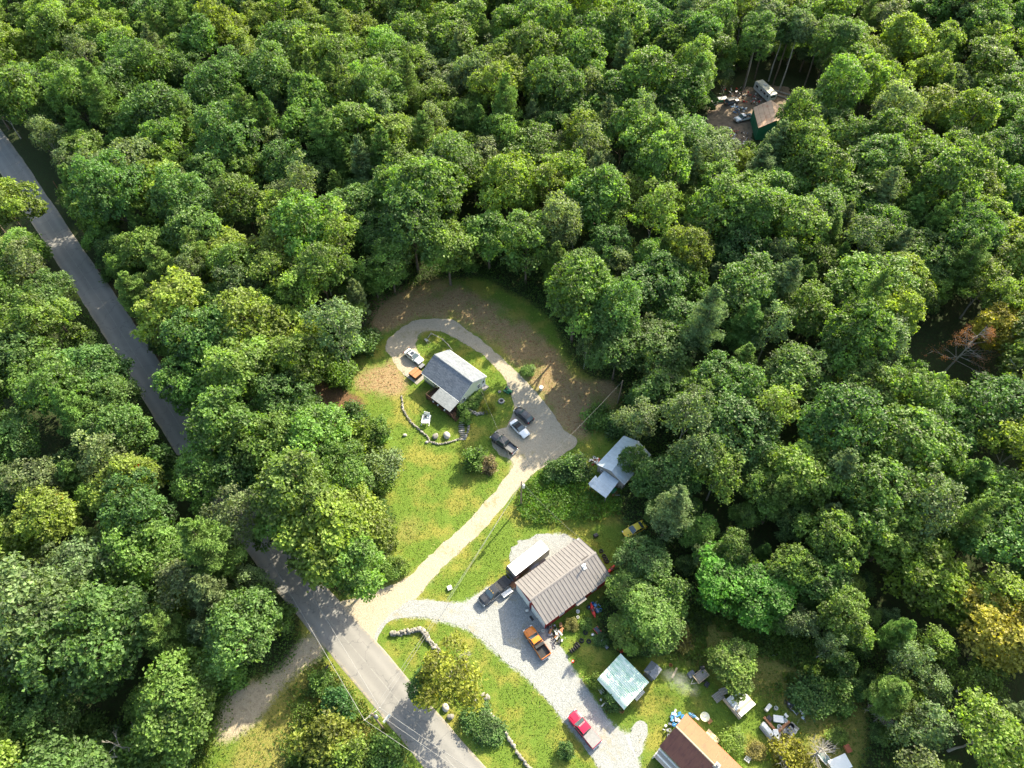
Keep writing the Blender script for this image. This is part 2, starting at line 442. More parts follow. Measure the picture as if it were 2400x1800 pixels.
M_TAN = gravel_mat('tan_gravel', (.2, .168, .122), (.33, .29, .22), (.45, .41, .33), (.24, .215, .12))
M_GREY = gravel_mat('grey_gravel', (.13, .138, .14), (.25, .26, .258), (.4, .41, .4), (.25, .235, .18))

sheet('gravel_driveway', TAN, .02, M_TAN, 'pale tan gravel driveway looping round the grey-roofed house')
sheet('gravel_yard', GREY, .026, M_GREY, 'blue-grey crushed stone drive in front of the red barn')
sheet('gravel_patch', GREY2, .02, M_GREY, 'crushed stone patch behind the white-topped trailer', wob=.5)
sheet('gravel_heap_patch', WHITEPATCH, .02, M_GREY, 'small spill of pale gravel beside the rusty-roofed house', wob=.3)
sheet('dirt_clearing', FARDIRT, .02, plain('brown_dirt', (.17, .125, .085), .95, var=.55, scale=.8, dirt=(.07, .06, .04)), 'brown dirt yard by the green-walled building in the woods', wob=.8)

def make_road():
    L, Rr = spl(W2(ROAD_L), 2.), spl(W2(ROAD_R), 2.)
    # resample both edges to the same count
    def res(P, n):
        P = np.array(P); d = np.concatenate([[0], np.cumsum(np.hypot(*np.diff(P, axis=0).T))])
        t = np.linspace(0, d[-1], n); return np.stack([np.interp(t, d, P[:, 0]), np.interp(t, d, P[:, 1])], 1)
    n = 140; a, b = res(L, n), res(Rr, n)
    ctr = (a + b) / 2; 
    ker = np.ones(9) / 9
    def sm(q): 
        p = np.pad(q, ((4, 4), (0, 0)), mode='reflect', reflect_type='odd'); return np.stack([np.convolve(p[:, k], ker, 'valid') for k in (0, 1)], 1)
    ctr = sm(sm(ctr)); tan = np.gradient(ctr, axis=0); tan /= np.hypot(*tan.T)[:, None]
    # carry the road on beyond the frame at both ends
    ctr = np.concatenate([[ctr[0] - tan[0] * 160], [ctr[0] - tan[0] * 60], ctr, [ctr[-1] + tan[-1] * 40]])
    tan = np.concatenate([[tan[0]], [tan[0]], tan, [tan[-1]]])
    nor = np.stack([-tan[:, 1], tan[:, 0]], 1)
    hw = 3.2; prof = [(-hw - .15, .005), (-hw, .04), (-1.6, .05), (0, .056), (1.6, .05), (hw, .04), (hw + .15, .005)]
    V, U = [], []
    d = np.concatenate([[0], np.cumsum(np.hypot(*np.diff(ctr, axis=0).T))])
    for i in range(len(ctr)):
        for x, z in prof:
            j = (vnoise(np.array([d[i]]), np.array([x * 9.]), 2.3, 5)[0] - .5) * .22 if abs(x) > 3 else 0
            q = ctr[i] + nor[i] * (x + j); V.append((q[0], q[1], z)); U.append((x, d[i]))
    m = len(prof)
    F = [(i * m + k, i * m + k + 1, (i + 1) * m + k + 1, (i + 1) * m + k) for i in range(len(ctr) - 1) for k in range(m - 1)]
    me = bpy.data.meshes.new('paved_road'); me.from_pydata(V, [], F)
    uv = me.uv_layers.new(name='UVMap')
    for lp in me.loops: uv.data[lp.index].uv = (U[lp.vertex_index][0] / 10 + .5, U[lp.vertex_index][1] / 10)
    bm = bmesh.new(); bm.from_mesh(me); bmesh.ops.recalc_face_normals(bm, faces=bm.faces)
    if sum(f.normal.z for f in bm.faces) < 0:
        for f in bm.faces: f.normal_flip()
    bm.to_mesh(me); bm.free()
    t = NT('asphalt'); p = t.pos()
    uvn = t.n('ShaderNodeUVMap').outputs[0]; sp = t.n('ShaderNodeSeparateXYZ'); t.l(uvn, sp.inputs[0])
    x = t.math('MULTIPLY', t.math('SUBTRACT', sp.outputs[0], .5), 10.)
    ax = t.math('ABSOLUTE', x)
    fine, mid, big = t.noise(30, 3, .8, p), t.noise(1.2, 5, .7, p), t.noise(.1, 3, .6, p)
    c = t.ramp(fine, [(.3, (.15, .147, .142)), (.7, (.23, .225, .215))])
    c = t.mix(t.mr(t.math('ABSOLUTE', t.math('SUBTRACT', ax, 1.7)), .0, .9, .5, 0.), c, (.26, .253, .24))
    c = t.mix(t.mr(mid, .55, .75, 0., .5), c, (.14, .138, .136))
    c = t.mix(t.mr(big, .4, .7, 0., .45), c, (.27, .262, .248))
    line = t.math('MULTIPLY', t.mr(ax, .05, .09, 1., 0.), t.mr(t.noise(1.7, 4, .8, p), .36, .56))
    c = t.mix(t.math('MULTIPLY', line, .45), c, (.3, .3, .28))
    sh = t.math('MULTIPLY', t.mr(ax, 2.75, 3.2), t.mr(t.noise(1.3, 4, .7, p), .4, .55))
    c = t.mix(sh, c, (.27, .24, .19))
    cr = t.n('ShaderNodeTexVoronoi', feature='DISTANCE_TO_EDGE'); cr.inputs['Scale'].default_value = .16
    ds = t.n('ShaderNodeVectorMath', operation='ADD'); t.l(p, ds.inputs[0])
    nz = t.n('ShaderNodeTexNoise'); nz.inputs['Scale'].default_value = .8; t.l(p, nz.inputs['Vector'])
    sc = t.n('ShaderNodeVectorMath', operation='SCALE'); sc.inputs['Scale'].default_value = 2.5; t.l(nz.outputs['Color'], sc.inputs[0]); t.l(sc.outputs[0], ds.inputs[1])
    t.l(ds.outputs[0], cr.inputs['Vector'])
    c = t.mix(t.mr(cr.outputs['Distance'], .004, .012, .5, 0.), c, (.09, .092, .095))
    t.col(c); t.set(.9, 0, .25); t.bump(fine, .4, .01)
    me.materials.append(t.m)
    tag(link('paved_road', me), 'grey asphalt road running diagonally through the woods', kind='structure')
    return ctr
ROAD_C = make_road()

# ------------------------------------------------------------------ trees
BARK = plain('bark', (.13, .105, .08), .9, spec=.2, var=.5, scale=2.5)
PALEBARK = plain('pale_bark', (.3, .28, .25), .85, spec=.2, var=.4, scale=2.)
LEAF = leaf_mat('leaf')
NEEDLE = leaf_mat('needle', .25, .25, .6)

def rdir(r, n, zmin=-1.):
    v = r.normal(size=(n, 3)); v /= np.linalg.norm(v, axis=1)[:, None]
    v[:, 2] = np.where(v[:, 2] < zmin, -v[:, 2], v[:, 2]); return v
def cards(r, C, N, ln, wd, tint):
    """leaf cards: centre, normal, length, width -> kite quads bent a little along their length"""
    n = len(C); N = N / np.linalg.norm(N, axis=1)[:, None]
    T = np.cross(N, r.normal(size=(n, 3))); T /= np.linalg.norm(T, axis=1)[:, None]
    B = np.cross(N, T); ln = np.asarray(ln).reshape(-1, 1); wd = np.asarray(wd).reshape(-1, 1)
    V = np.stack([C - T * ln * .5, C + B * wd * .5 - T * ln * .05 + N * wd * .12, C + T * ln * .5 - N * ln * .12, C - B * wd * .5 + T * ln * .05 + N * wd * .12], 1).reshape(-1, 3)
    F = np.arange(n * 4).reshape(n, 4)
    return V, F, np.repeat(tint, 4, axis=0)

def crown_mesh(name, seed, R=5., H=6.5, lobes=26, tufts=34, leaves=9, leaf=.46, squash=1., flat=.0, openness=0.):
    """broadleaf crown about its own centre: boughs -> leaf tufts -> single leaf cards"""
    r = np.random.default_rng(seed)
    d = rdir(r, lobes * 3, -.45)
    # spread the boughs out evenly
    keep = [d[0]]
    for q in d[1:]:
        if len(keep) >= lobes: break
        if min(np.linalg.norm(q - k) for k in keep) > .46: keep.append(q)
    d = np.array(keep); n = len(d)
    rad = r.uniform(.27, .46, n) * R
    asym = 1 + .34 * np.sin(np.arctan2(d[:, 1], d[:, 0]) * r.integers(1, 4) + r.uniform(0, 6))
    c = d * np.stack([R * .72 * asym, R * .72 * asym, np.full(n, H * .5)], 1) * r.uniform(.72, 1.08, (n, 1))
    c[:, 2] += r.normal(0, .7, n)
    Cs, Ns, Ts = [], [], []
    for i in range(n):
        k = int(tufts * (rad[i] / (.36 * R)) ** 2)
        td = rdir(r, k, -.75); td = td + d[i] * .55; td /= np.linalg.norm(td, axis=1)[:, None]
        tp = c[i] + td * rad[i] * np.array([1, 1, .8]) * r.uniform(.72, 1.12, (k, 1))
        dd = np.linalg.norm(tp[:, None] - c[None], axis=2) / rad[None]
        dd[:, i] = 9
        ok = dd.min(1) > .62
        tp, td = tp[ok], td[ok]; k = len(tp)
        if not k: continue
        lt = np.clip(.5 + r.normal(0, .16), 0, 1)
        tt = np.clip(lt + r.normal(0, .2, k), 0, 1); ty = np.clip(r.normal(.35, .22, k), 0, 1)
        m = leaves
        cc = np.repeat(tp, m, 0) + r.normal(0, .27, (k * m, 3)) * np.array([1.15, 1.15, .7])
        nn = np.repeat(td, m, 0) * .55 + np.array([0, 0, .6]) + r.normal(0, .55, (k * m, 3))
        if openness: 
            sel = r.random(k * m) > openness; cc, nn = cc[sel], nn[sel]
        else: sel = slice(None)
        Cs.append(cc); Ns.append(nn)
        q = np.stack([np.repeat(tt, m) + r.normal(0, .1, k * m), np.repeat(ty, m), r.random(k * m), np.ones(k * m)], 1)[sel]
        Ts.append(np.clip(q, 0, 1))
    # leaves inside the crown
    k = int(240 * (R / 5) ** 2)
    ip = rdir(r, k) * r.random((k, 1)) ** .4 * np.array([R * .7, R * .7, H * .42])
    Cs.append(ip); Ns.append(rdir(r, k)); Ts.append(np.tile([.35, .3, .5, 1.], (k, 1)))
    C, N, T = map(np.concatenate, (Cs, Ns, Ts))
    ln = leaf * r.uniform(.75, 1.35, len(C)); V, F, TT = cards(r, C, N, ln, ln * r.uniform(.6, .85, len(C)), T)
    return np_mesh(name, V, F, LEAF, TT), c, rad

def trunk_mesh(name, seed, H, Rt, targets, mat=BARK, z0=0.):
    """tapered trunk with limbs that run to the boughs"""
    r = random.Random(seed); b = MB()
    top = max(t[2] for t in targets) if len(targets) else H
    n = 6; pts = [Vector((math.sin(i * 1.3 + seed) * .12 * i / 2, math.cos(i * 1.7 + seed) * .12 * i / 2, z0 + (top - z0) * .85 * i / n)) for i in range(n + 1)]
    b.tube(pts, [Rt * (1.25 if i == 0 else 1) * (1 - .75 * i / n) for i in range(n + 1)], 8)
    for t in targets:
        t = Vector(t); s = max(.3, min(.95, (t.z / max(top, .1)) - .25)); i = s * n; k = min(n - 1, int(i)); p = pts[k].lerp(pts[k + 1], i - k)
        m = p.lerp(t, .5) + Vector((0, 0, -.25)); b.tube([p, m, p.lerp(t, .95)], [Rt * .42, Rt * .26, Rt * .08], 5)
    return b.mesh(name, mat, smooth=True)

BROAD = []            # (crown mesh, trunk mesh, nominal radius, crown centre height, kind)
def make_broad():
    specs = [  # R, H, lobes, tufts, leaves, leaf size, kind
        (6.2, 8.6, 36, 44, 9, .47, 'oak_tree'), (5.8, 8.0, 32, 44, 9, .45, 'oak_tree'), (6.6, 7.8, 38, 42, 9, .48, 'oak_tree'), (5.5, 9.0, 32, 42, 9, .44, 'oak_tree'),
        (5.9, 9.6, 32, 38, 9, .52, 'maple_tree'), (5.3, 8.6, 28, 40, 9, .5, 'maple_tree'), (6.3, 8.6, 32, 38, 9, .54, 'maple_tree'), (5.0, 9.8, 28, 38, 9, .49, 'maple_tree'), (5.2, 9.4, 28, 38, 9, .48, 'maple_tree_b'), (5.7, 8.8, 30, 38, 9, .5, 'maple_tree_b'),  # last two are further maple shapes, kept as a kind of their own
        (4.2, 8.4, 20, 28, 8, .4, 'birch_tree'), (3.8, 9.0, 18, 28, 8, .4, 'birch_tree'),
        (2.7, 5.6, 15, 26, 8, .42, 'young_tree'), (2.3, 4.8, 13, 26, 8, .42, 'young_tree'), (2.9, 4.6, 15, 26, 8, .42, 'young_tree')]
    for i, (R, H, nl, nt, nq, lf, kind) in enumerate(specs):
        me, c, rad = crown_mesh('crown', 100 + i, R, H, nl, nt, nq, lf, openness=.0 if kind != 'birch_tree' else .2)
        zc = {'young_tree': H * .62}.get(kind, 4.6 + H * .62)
        tg = [(x, y, z + zc) for x, y, z in c[:: 2] if z > -H * .3]
        tm = trunk_mesh('trunk', 100 + i, zc + H * .4, {'young_tree': .1, 'birch_tree': .16}.get(kind, .26), tg, PALEBARK if kind == 'birch_tree' else BARK)
        BROAD.append((me, tm, R, zc, H, kind))
make_broad()

PINES = []
def make_pines():
    for i, (Ht, R) in enumerate(((19., 4.2), (17., 3.8), (15., 3.4))):
        r = np.random.default_rng(300 + i); Cs, Ns, Ts, Ls = [], [], [], []; tb = MB()
        tb.tube([(0, 0, 0), (.05, .1, Ht * .5), (0, 0, Ht * .97)], [.26, .17, .03], 8)
        z = Ht * .3; k = 0
        while z < Ht * .985:
            f = (z / Ht - .3) / .7; L = R * (1 - f) ** .75 * (1.0 if f > .12 else .75) + .25
            nb = 6 if f < .7 else 5
            for j in range(nb):
                if r.random() < .1: continue
                a = 2 * math.pi * j / nb + k * .9 + r.normal(0, .18); l = L * r.uniform(.68, 1.15)
                up = .12 + .5 * f
                e = np.array([math.cos(a) * l, math.sin(a) * l, up * l]); p0 = np.array([0, 0, z])
                tb.tube([p0, p0 + e * .5 + [0, 0, -.05 * l], p0 + e * .92], [.05, .035, .012], 4)
                n = int(46 + 46 * l)
                s = r.random(n) ** .65; side = r.normal(0, .28, n) * l * (.35 + .65 * s) * (1.15 - s * .7)
                per = np.array([-math.sin(a), math.cos(a), 0])
                c = p0 + e * s[:, None] + per * side[:, None]; c[:, 2] += r.normal(.06, .1, n) * (1 + .3 * l) + .12 * np.abs(side)
                Cs.append(c); nn = np.tile([0, 0, 1.], (n, 1)) + r.normal(0, .55, (n, 3)); Ns.append(nn)
                tt = np.clip(.5 + r.normal(0, .18) + r.normal(0, .12, n) + .22 * (s - .5), 0, 1)
                Ts.append(np.stack([tt, np.full(n, .3), r.random(n), np.ones(n)], 1)); Ls.append(np.full(n, .42))
            z += .62 + .55 * (1 - f) * r.uniform(.8, 1.2); k += 1
        C, N, T = map(np.concatenate, (Cs, Ns, Ts)); ln = np.concatenate(Ls) * r.uniform(.8, 1.4, len(C))
        V, F, TT = cards(r, C, N, ln, ln * .34, T)
        PINES.append((np_mesh('crown', V, F, NEEDLE, TT), tb.mesh('trunk', BARK, True), R, Ht))
make_pines()

# leaf colours of the crowns: (linear albedo, word)
TONES = {'dark green': (.075, .145, .04), 'fresh green': (.105, .188, .042), 'yellow-green': (.145, .218, .042), 'pale grey-green': (.118, .176, .072)}
ZONES = [  # where a tree's foot stands, in photo pixels, first hit counts
    ('left of the paved road', [(-900, 250), (0, 330), (250, 780), (560, 1250), (760, 1560), (900, 1750), (900, 2400), (-900, 2400)]),
    ('between road and house clearing', [(-900, 200), (0, 300), (250, 740), (560, 1230), (800, 1420), (940, 1320), (900, 1000), (860, 800), (800, 640), (500, 420), (150, 120), (-300, 0)]),
    ('in the right-hand tree belt', [(1290, 640), (1420, 600), (1900, 900), (2300, 1160), (2900, 1500), (2900, 2400), (1400, 2400), (1400, 1300), (1400, 900)]),
    ('around the camper clearing', [(1330, -600), (1330, 640), (1420, 600), (1900, 900), (2300, 1160), (2900, 1500), (4000, 900), (4000, -700)]),
    ('behind the house clearing', [(-6000, -3000), (6000, -3000), (6000, 3000), (-6000, 3000)])]
KINDW = {'oak_tree': 'dense round tree', 'maple_tree': 'broad leafy tree', 'maple_tree_b': 'tall leafy tree', 'birch_tree': 'open-crowned tree', 'young_tree': 'small young tree', 'pine_tree': 'feathery pine tree'}
def zone_of(px, py):
    for z, poly in ZONES:
        if inpoly(px, py, poly): return z
    return ZONES[-1][0]

ROADW = np.array(ROAD_C)
def clear_of_setting(x, y, d=1.):
    if np.min(np.hypot(ROADW[:, 0] - x, ROADW[:, 1] - y)) < 4.6 + d * .3: return False
    for p in (TAN_W, GREY_W):
        if inpoly(x, y, p): return False
    return True
TAN_W, GREY_W = W2(TAN), W2(GREY)

TREES, PENDING = [], []
def place_tree(x, y, kind, scale, tone, rz, label=None, group=None, cat='tree', variant=None, zs=1., rr=random):
    if kind == 'pine_tree':
        cm, tm, R, Ht = PINES[variant if variant is not None else rr.randrange(len(PINES))]; zc = 0
    else:
        c = [b for b in BROAD if b[5] == kind]; cm, tm, R, zc, H, _ = c[variant % len(c)] if variant is not None else rr.choice(c)
    z = zone_of(*PX(x, y, 0)); tn = tone if tone in TONES else None
    if not label:
        PENDING.append(None)
    o = empty(kind, (x, y, 0), rz, label, cat, group)
    o.scale = (scale, scale, scale * zs)
    t = link('trunk', tm, o); c = link('crown', cm, o, (0, 0, zc))
    col = TONES[tone] if tone in TONES else tone
    k = rr.uniform(.86, 1.16); c.color = (col[0] * k * rr.uniform(.9, 1.12), col[1] * k, col[2] * k, 1)
    TREES.append((x, y, R * scale))
    if PENDING and PENDING[-1] is None: PENDING[-1] = (o, tn, kind, z, PX(x, y, (zc or 9.) * scale * zs))
    return o

def crown_clear(x, y, R, zc, H, soft=.82):
    """does the crown hide ground that the photograph shows open?"""
    pts = [(x, y, zc), (x, y, zc + H * .5), (x, y, zc - H * .3)]
    for k in range(8):
        a = k * math.pi / 4; pts.append((x + math.cos(a) * R * soft, y + math.sin(a) * R * soft, zc - .1 * H))
    q = np.array([PX(*p) for p in pts])
    for poly in OPENS:
        if inpoly(q[:, 0], q[:, 1], poly).any(): return False
    return True

def forest():
    r = random.Random(11); grid = {}
    for (x, y, q) in TREES: grid.setdefault((int(x // 8), int(y // 8)), []).append((x, y, q))
    def free(x, y, R, f):
        i, j = int(x // 8), int(y // 8)
        for a in range(i - 2, i + 3):
            for b in range(j - 2, j + 3):
                for (u, v, q) in grid.get((a, b), ()):
                    if math.hypot(u - x, v - y) < f * (R + q): return False
        return True
    n = 0; cnt = {}
    for stage, (tries, smin, smax, f) in enumerate(((8000, .92, 1.32, .6), (7000, .55, .85, .56), (9000, .7, 1.25, .6), (9000, .8, 1.4, .8))):
        for _ in range(tries):
            # even spread over the ground that the frame and its margin see
            x, y = r.uniform(-240, 270), r.uniform(0, 330)
            px, py = PX(x, y, 9)
            if not (-90 < px < 2600 and -170 < py < 1890): continue
            if stage == 3 and (cnt.get('young_tree', 0) >= 296 or not (-20 < px < 2420 and 0 < py < 1800)): continue
            if stage == 2 and (not (gx[0] < x < gx[-1] and gy[0] < y < gy[-1]) or sample(edge, np.array([x]), np.array([y]))[0] < .5 or cnt.get('young_tree', 0) >= 150): continue
            if stage < 2:
                v = fbm(np.array([x]), np.array([y]), 40, 77)[0]; u = r.random()
                kind = 'pine_tree' if u < .1 + .12 * (v > .6) else 'birch_tree' if u < .3 else 'maple_tree' if u < .49 else 'maple_tree_b' if u < .67 else 'oak_tree'
            else: kind = 'young_tree'
            s = r.uniform(smin, smax)
            if inpoly(*PX(x, y, 0), LOWWOOD): s *= .62
            if kind == 'pine_tree':
                var = r.randrange(3); _, _, R, Ht = PINES[var]; zc, H = Ht * .6, Ht * .75; Rr = R * .8
            else:
                c = [b for b in BROAD if b[5] == kind]; var = r.randrange(len(c)); _, _, R, zc, H, _ = c[var]; Rr = R
            if not free(x, y, Rr * s, f): continue
            if not clear_of_setting(x, y): continue
            if not crown_clear(x, y, R * s, zc * s, H * s, .9 if stage < 2 else 1.): continue
            pz = zone_of(*PX(x, y, 0))
            g = fbm(np.array([x]), np.array([y]), 26, 55)[0] + r.gauss(0, .1)
            right = PX(x, y, 0); warm = (right[0] > 1900 and right[1] > 1150) or (right[0] < 750 and right[1] > 850)
            if kind == 'pine_tree': tone = 'pale grey-green' if r.random() < .4 else 'fresh green'
            elif kind == 'oak_tree': tone = 'dark green' if g < .5 else 'fresh green' if g < .62 else 'pale grey-green'
            elif kind in ('maple_tree', 'maple_tree_b'): tone = 'fresh green' if g < (.42 if warm else .52) else 'yellow-green'
            elif kind == 'birch_tree': tone = 'pale grey-green' if g < .52 else 'yellow-green'
            else: tone = 'dark green' if g < .52 else 'fresh green' if g < .64 else 'yellow-green'
            place_tree(x, y, kind, s, tone, r.uniform(0, 6.28), variant=var, zs=r.uniform(.84, 1.2), rr=r)
            grid.setdefault((int(x // 8), int(y // 8)), []).append((x, y, Rr * s)); cnt[kind] = cnt.get(kind, 0) + 1
    # labels by look, wood and place in the picture
    ords = ['leftmost', 'second from left', 'third from left', 'fourth from left', 'fifth from left', 'sixth from left', 'seventh from left', 'eighth from left', 'ninth from left', 'tenth from left', 'eleventh from left', 'twelfth from left']
    cells = {}
    for o, tn, kind, z, (px, py) in PENDING:
        if -40 < px < 2440 and -40 < py < 1840:
            cell = ('top', 'upper', 'middle', 'lower', 'bottom')[min(4, max(0, int(py // 360)))] + ' ' + ('far left', 'left', 'centre-left', 'centre-right', 'right', 'far right')[min(5, max(0, int(px // 400)))]
        else: cell = 'outside the picture'
        cells.setdefault((tn, kind, z, cell), []).append((px, o))
    for (tn, kind, z, cell), L in cells.items():
        L.sort(key=lambda q: q[0])
        for i, (px, o) in enumerate(L):
            tail = ', ' + ords[min(i, 11)] if len(L) > 1 and cell[0] != 'o' else ''
            o['label'] = '%s %s %s, %s%s' % (tn, KINDW[kind], z, cell, tail); o['group'] = '%ss %s' % (KINDW[kind], z)
    print('TREES', cnt, sum(cnt.values()))
# ------------------------------------------------------------------ buildings
def shingle_mat(name, a, b, c):
    t = NT(name); o = t.obj()
    br = t.n('ShaderNodeTexBrick'); br.inputs['Scale'].default_value = 1.
    br.inputs['Brick Width'].default_value = .62; br.inputs['Row Height'].default_value = .2; br.inputs['Mortar Size'].default_value = .012
    br.inputs['Color1'].default_value = (*a, 1); br.inputs['Color2'].default_value = (*c, 1); br.inputs['Mortar'].default_value = (*[x * .6 for x in a], 1)
    mp = t.n('ShaderNodeMapping'); mp.inputs['Rotation'].default_value = (0, 0, math.pi / 2); t.l(o, mp.inputs[0]); t.l(mp.outputs[0], br.inputs[0])
    nz = t.noise(4.5, 4, .8, o)
    col = t.mix(.55, br.outputs[0], t.ramp(nz, [(.3, a), (.5, b), (.7, c)]))
    col = t.mix(t.mr(t.noise(.5, 4, .6, o), .45, .7, 0, .35), col, tuple(x * 1.3 for x in b))
    t.col(col); t.set(.85, 0, .3); t.bump(br.outputs['Fac'], .35, .02); return t.m
def metal_mat(name, c, rust=None, rough=.42, amt=(.55, .75), metal=.25, streak=6.):
    t = NT(name); o = t.obj()
    mp = t.n('ShaderNodeMapping'); mp.inputs['Scale'].default_value = (.35, 1.6, 1); t.l(o, mp.inputs[0])
    st = t.noise(1.3, 5, .7, mp.outputs[0]); fine = t.noise(8, 4, .7, o)
    col = t.ramp(st, [(.3, tuple(x * .82 for x in c)), (.7, tuple(min(.9, x * 1.12) for x in c))])
    col = t.mix(t.mr(fine, .5, .8, 0, .2), col, tuple(x * .7 for x in c))
    if rust: col = t.mix(t.mr(t.math('ADD', t.math('MULTIPLY', st, .6), t.math('MULTIPLY', t.noise(.7, 5, .7, o), .4)), *amt), col, rust)
    t.col(col); t.set(rough, metal, .5); return t.m
def wood_mat(name, c, scale=4., var=.4):
    t = NT(name); o = t.obj(); mp = t.n('ShaderNodeMapping'); mp.inputs['Scale'].default_value = (1, 6, 6); t.l(o, mp.inputs[0])
    nz = t.noise(scale, 5, .7, mp.outputs[0])
    t.col(t.ramp(nz, [(.25, tuple(x * (1 - var) for x in c)), (.75, tuple(min(.9, x * (1 + var)) for x in c))])); t.set(.85, 0, .25); return t.m
M = {}
M['shingle'] = shingle_mat('blue_grey_shingle', (.075, .09, .112), (.14, .16, .19), (.25, .27, .3))
M['shingle2'] = shingle_mat('pale_grey_shingle', (.13, .147, .16), (.2, .22, .23), (.3, .315, .325))
M['siding'] = plain('pale_yellow_siding', (.72, .72, .52), .6, var=.07, scale=1.5)
M['white'] = plain('white_paint', (.74, .75, .73), .5, var=.08, scale=2.)
M['offwhite'] = plain('weathered_white', (.62, .62, .58), .65, var=.18, scale=2., dirt=(.36, .34, .28))
M['glass'] = plain('window_glass', (.03, .04, .05), .08, spec=.8, var=.2)
M['found'] = plain('grey_foundation', (.2, .2, .2), .9, var=.3)
M['darkwood'] = wood_mat('dark_stained_wood', (.075, .043, .03))
M['brownwood'] = wood_mat('brown_wood', (.19, .1, .055))
M['greywood'] = wood_mat('weathered_grey_wood', (.3, .28, .25))
M['palewood'] = wood_mat('pale_wood', (.5, .4, .26))
M['redwall'] = plain('barn_red_siding', (.25, .018, .018), .55, var=.22, scale=1.2)
M['brownroof'] = metal_mat('brown_metal_roof', (.24, .22, .207), None, .45)
M['seam'] = plain('dark_seam', (.07, .06, .056), .5)
M['blueroof'] = metal_mat('pale_galvanised_roof', (.5, .57, .62), None, .38, metal=.35)
M['greenroof'] = metal_mat('pale_green_fibreglass', (.5, .7, .54), (.74, .8, .7), .55, (.42, .56), .0)
M['rustbright'] = metal_mat('rusty_orange_metal', (.33, .092, .045), (.25, .066, .036), .75, (.48, .64), 0.)
M['rustdark'] = metal_mat('rusty_dark_metal', (.2, .075, .05), (.13, .045, .035), .75, (.45, .6), 0.)
M['tanroof'] = plain('tan_roof_panel', (.62, .42, .28), .7, var=.22, scale=.6, dirt=(.5, .26, .16))
M['greenwall'] = plain('green_tarp_wall', (.03, .2, .1), .55, var=.3, scale=.8)
M['greymetal'] = metal_mat('grey_metal', (.2, .21, .23), None, .5)
M['black'] = plain('black_plastic', (.02, .021, .023), .5, var=.3)
M['rubber'] = plain('tyre_rubber', (.025, .025, .026), .85, var=.35, spec=.25)
M['chrome'] = plain('bright_metal', (.55, .56, .57), .25, metal=.9, var=.1)
M['concrete'] = plain('concrete', (.38, .36, .33), .9, var=.25)
M['blue'] = plain('blue_plastic', (.03, .2, .45), .45, var=.25)
M['redp'] = plain('red_plastic', (.55, .025, .02), .4, var=.2)
M['orangep'] = plain('orange_plastic', (.65, .12, .02), .4, var=.2)
M['greenp'] = plain('green_plastic', (.02, .17, .07), .45, var=.3)
M['brownc'] = plain('brown_cover', (.33, .14, .055), .6, var=.25)
M['rock'] = plain('field_stone', (.2, .19, .17), .95, var=.5, scale=2.5, spec=.2)
M['lightrock'] = plain('pale_stone', (.36, .335, .3), .95, var=.35, scale=2., spec=.2)

def window(parent, c, w, h, axis, out, frame=.09):
    """window in a wall; axis: wall runs along 'x' or 'y'; out: +1/-1 outward side"""
    c = Vector(c); f = MB(); t = .07
    for (du, dv, lw, lh) in ((0, h / 2, w + frame, frame), (0, -h / 2, w + frame, frame), (-w / 2, 0, frame, h - frame), (w / 2, 0, frame, h - frame), (0, 0, w - frame, frame * .6)):
        if axis == 'x': f.box(c + Vector((du, out * t * .5, dv)), (lw, t, lh))
        else: f.box(c + Vector((out * t * .5, du, dv)), (t, lw, lh))
    o = f.build('window', M['white'], parent)
    p = MB(); d = (w - frame, .03, h - frame) if axis == 'x' else (.03, w - frame, h - frame)
    p.box(c + (Vector((0, out * .02, 0)) if axis == 'x' else Vector((out * .02, 0, 0))), d).build('pane', M['glass'], o)
    return o
def gable_walls(parent, w, l, he, hr, wr, mat, name='wall', base=0.):
    """four walls with gable ends; w, l outside sizes of the walls, roof rises from he (at half width wr) to hr"""
    x, y = w / 2, l / 2; zt = lambda q: hr - (hr - he) * abs(q) / wr - .12
    zc, za = zt(x), zt(0)
    b = MB(); vs = [(-x, -y, base), (x, -y, base), (x, y, base), (-x, y, base), (-x, -y, zc), (x, -y, zc), (x, y, zc), (-x, y, zc), (0, -y, za), (0, y, za)]
    b.add(vs, [(0, 1, 5, 8, 4), (1, 2, 6, 5), (2, 3, 7, 9, 6), (3, 0, 4, 7), (4, 8, 9, 7), (8, 5, 6, 9), (3, 2, 1, 0)])
    return b.build(name, mat, parent)

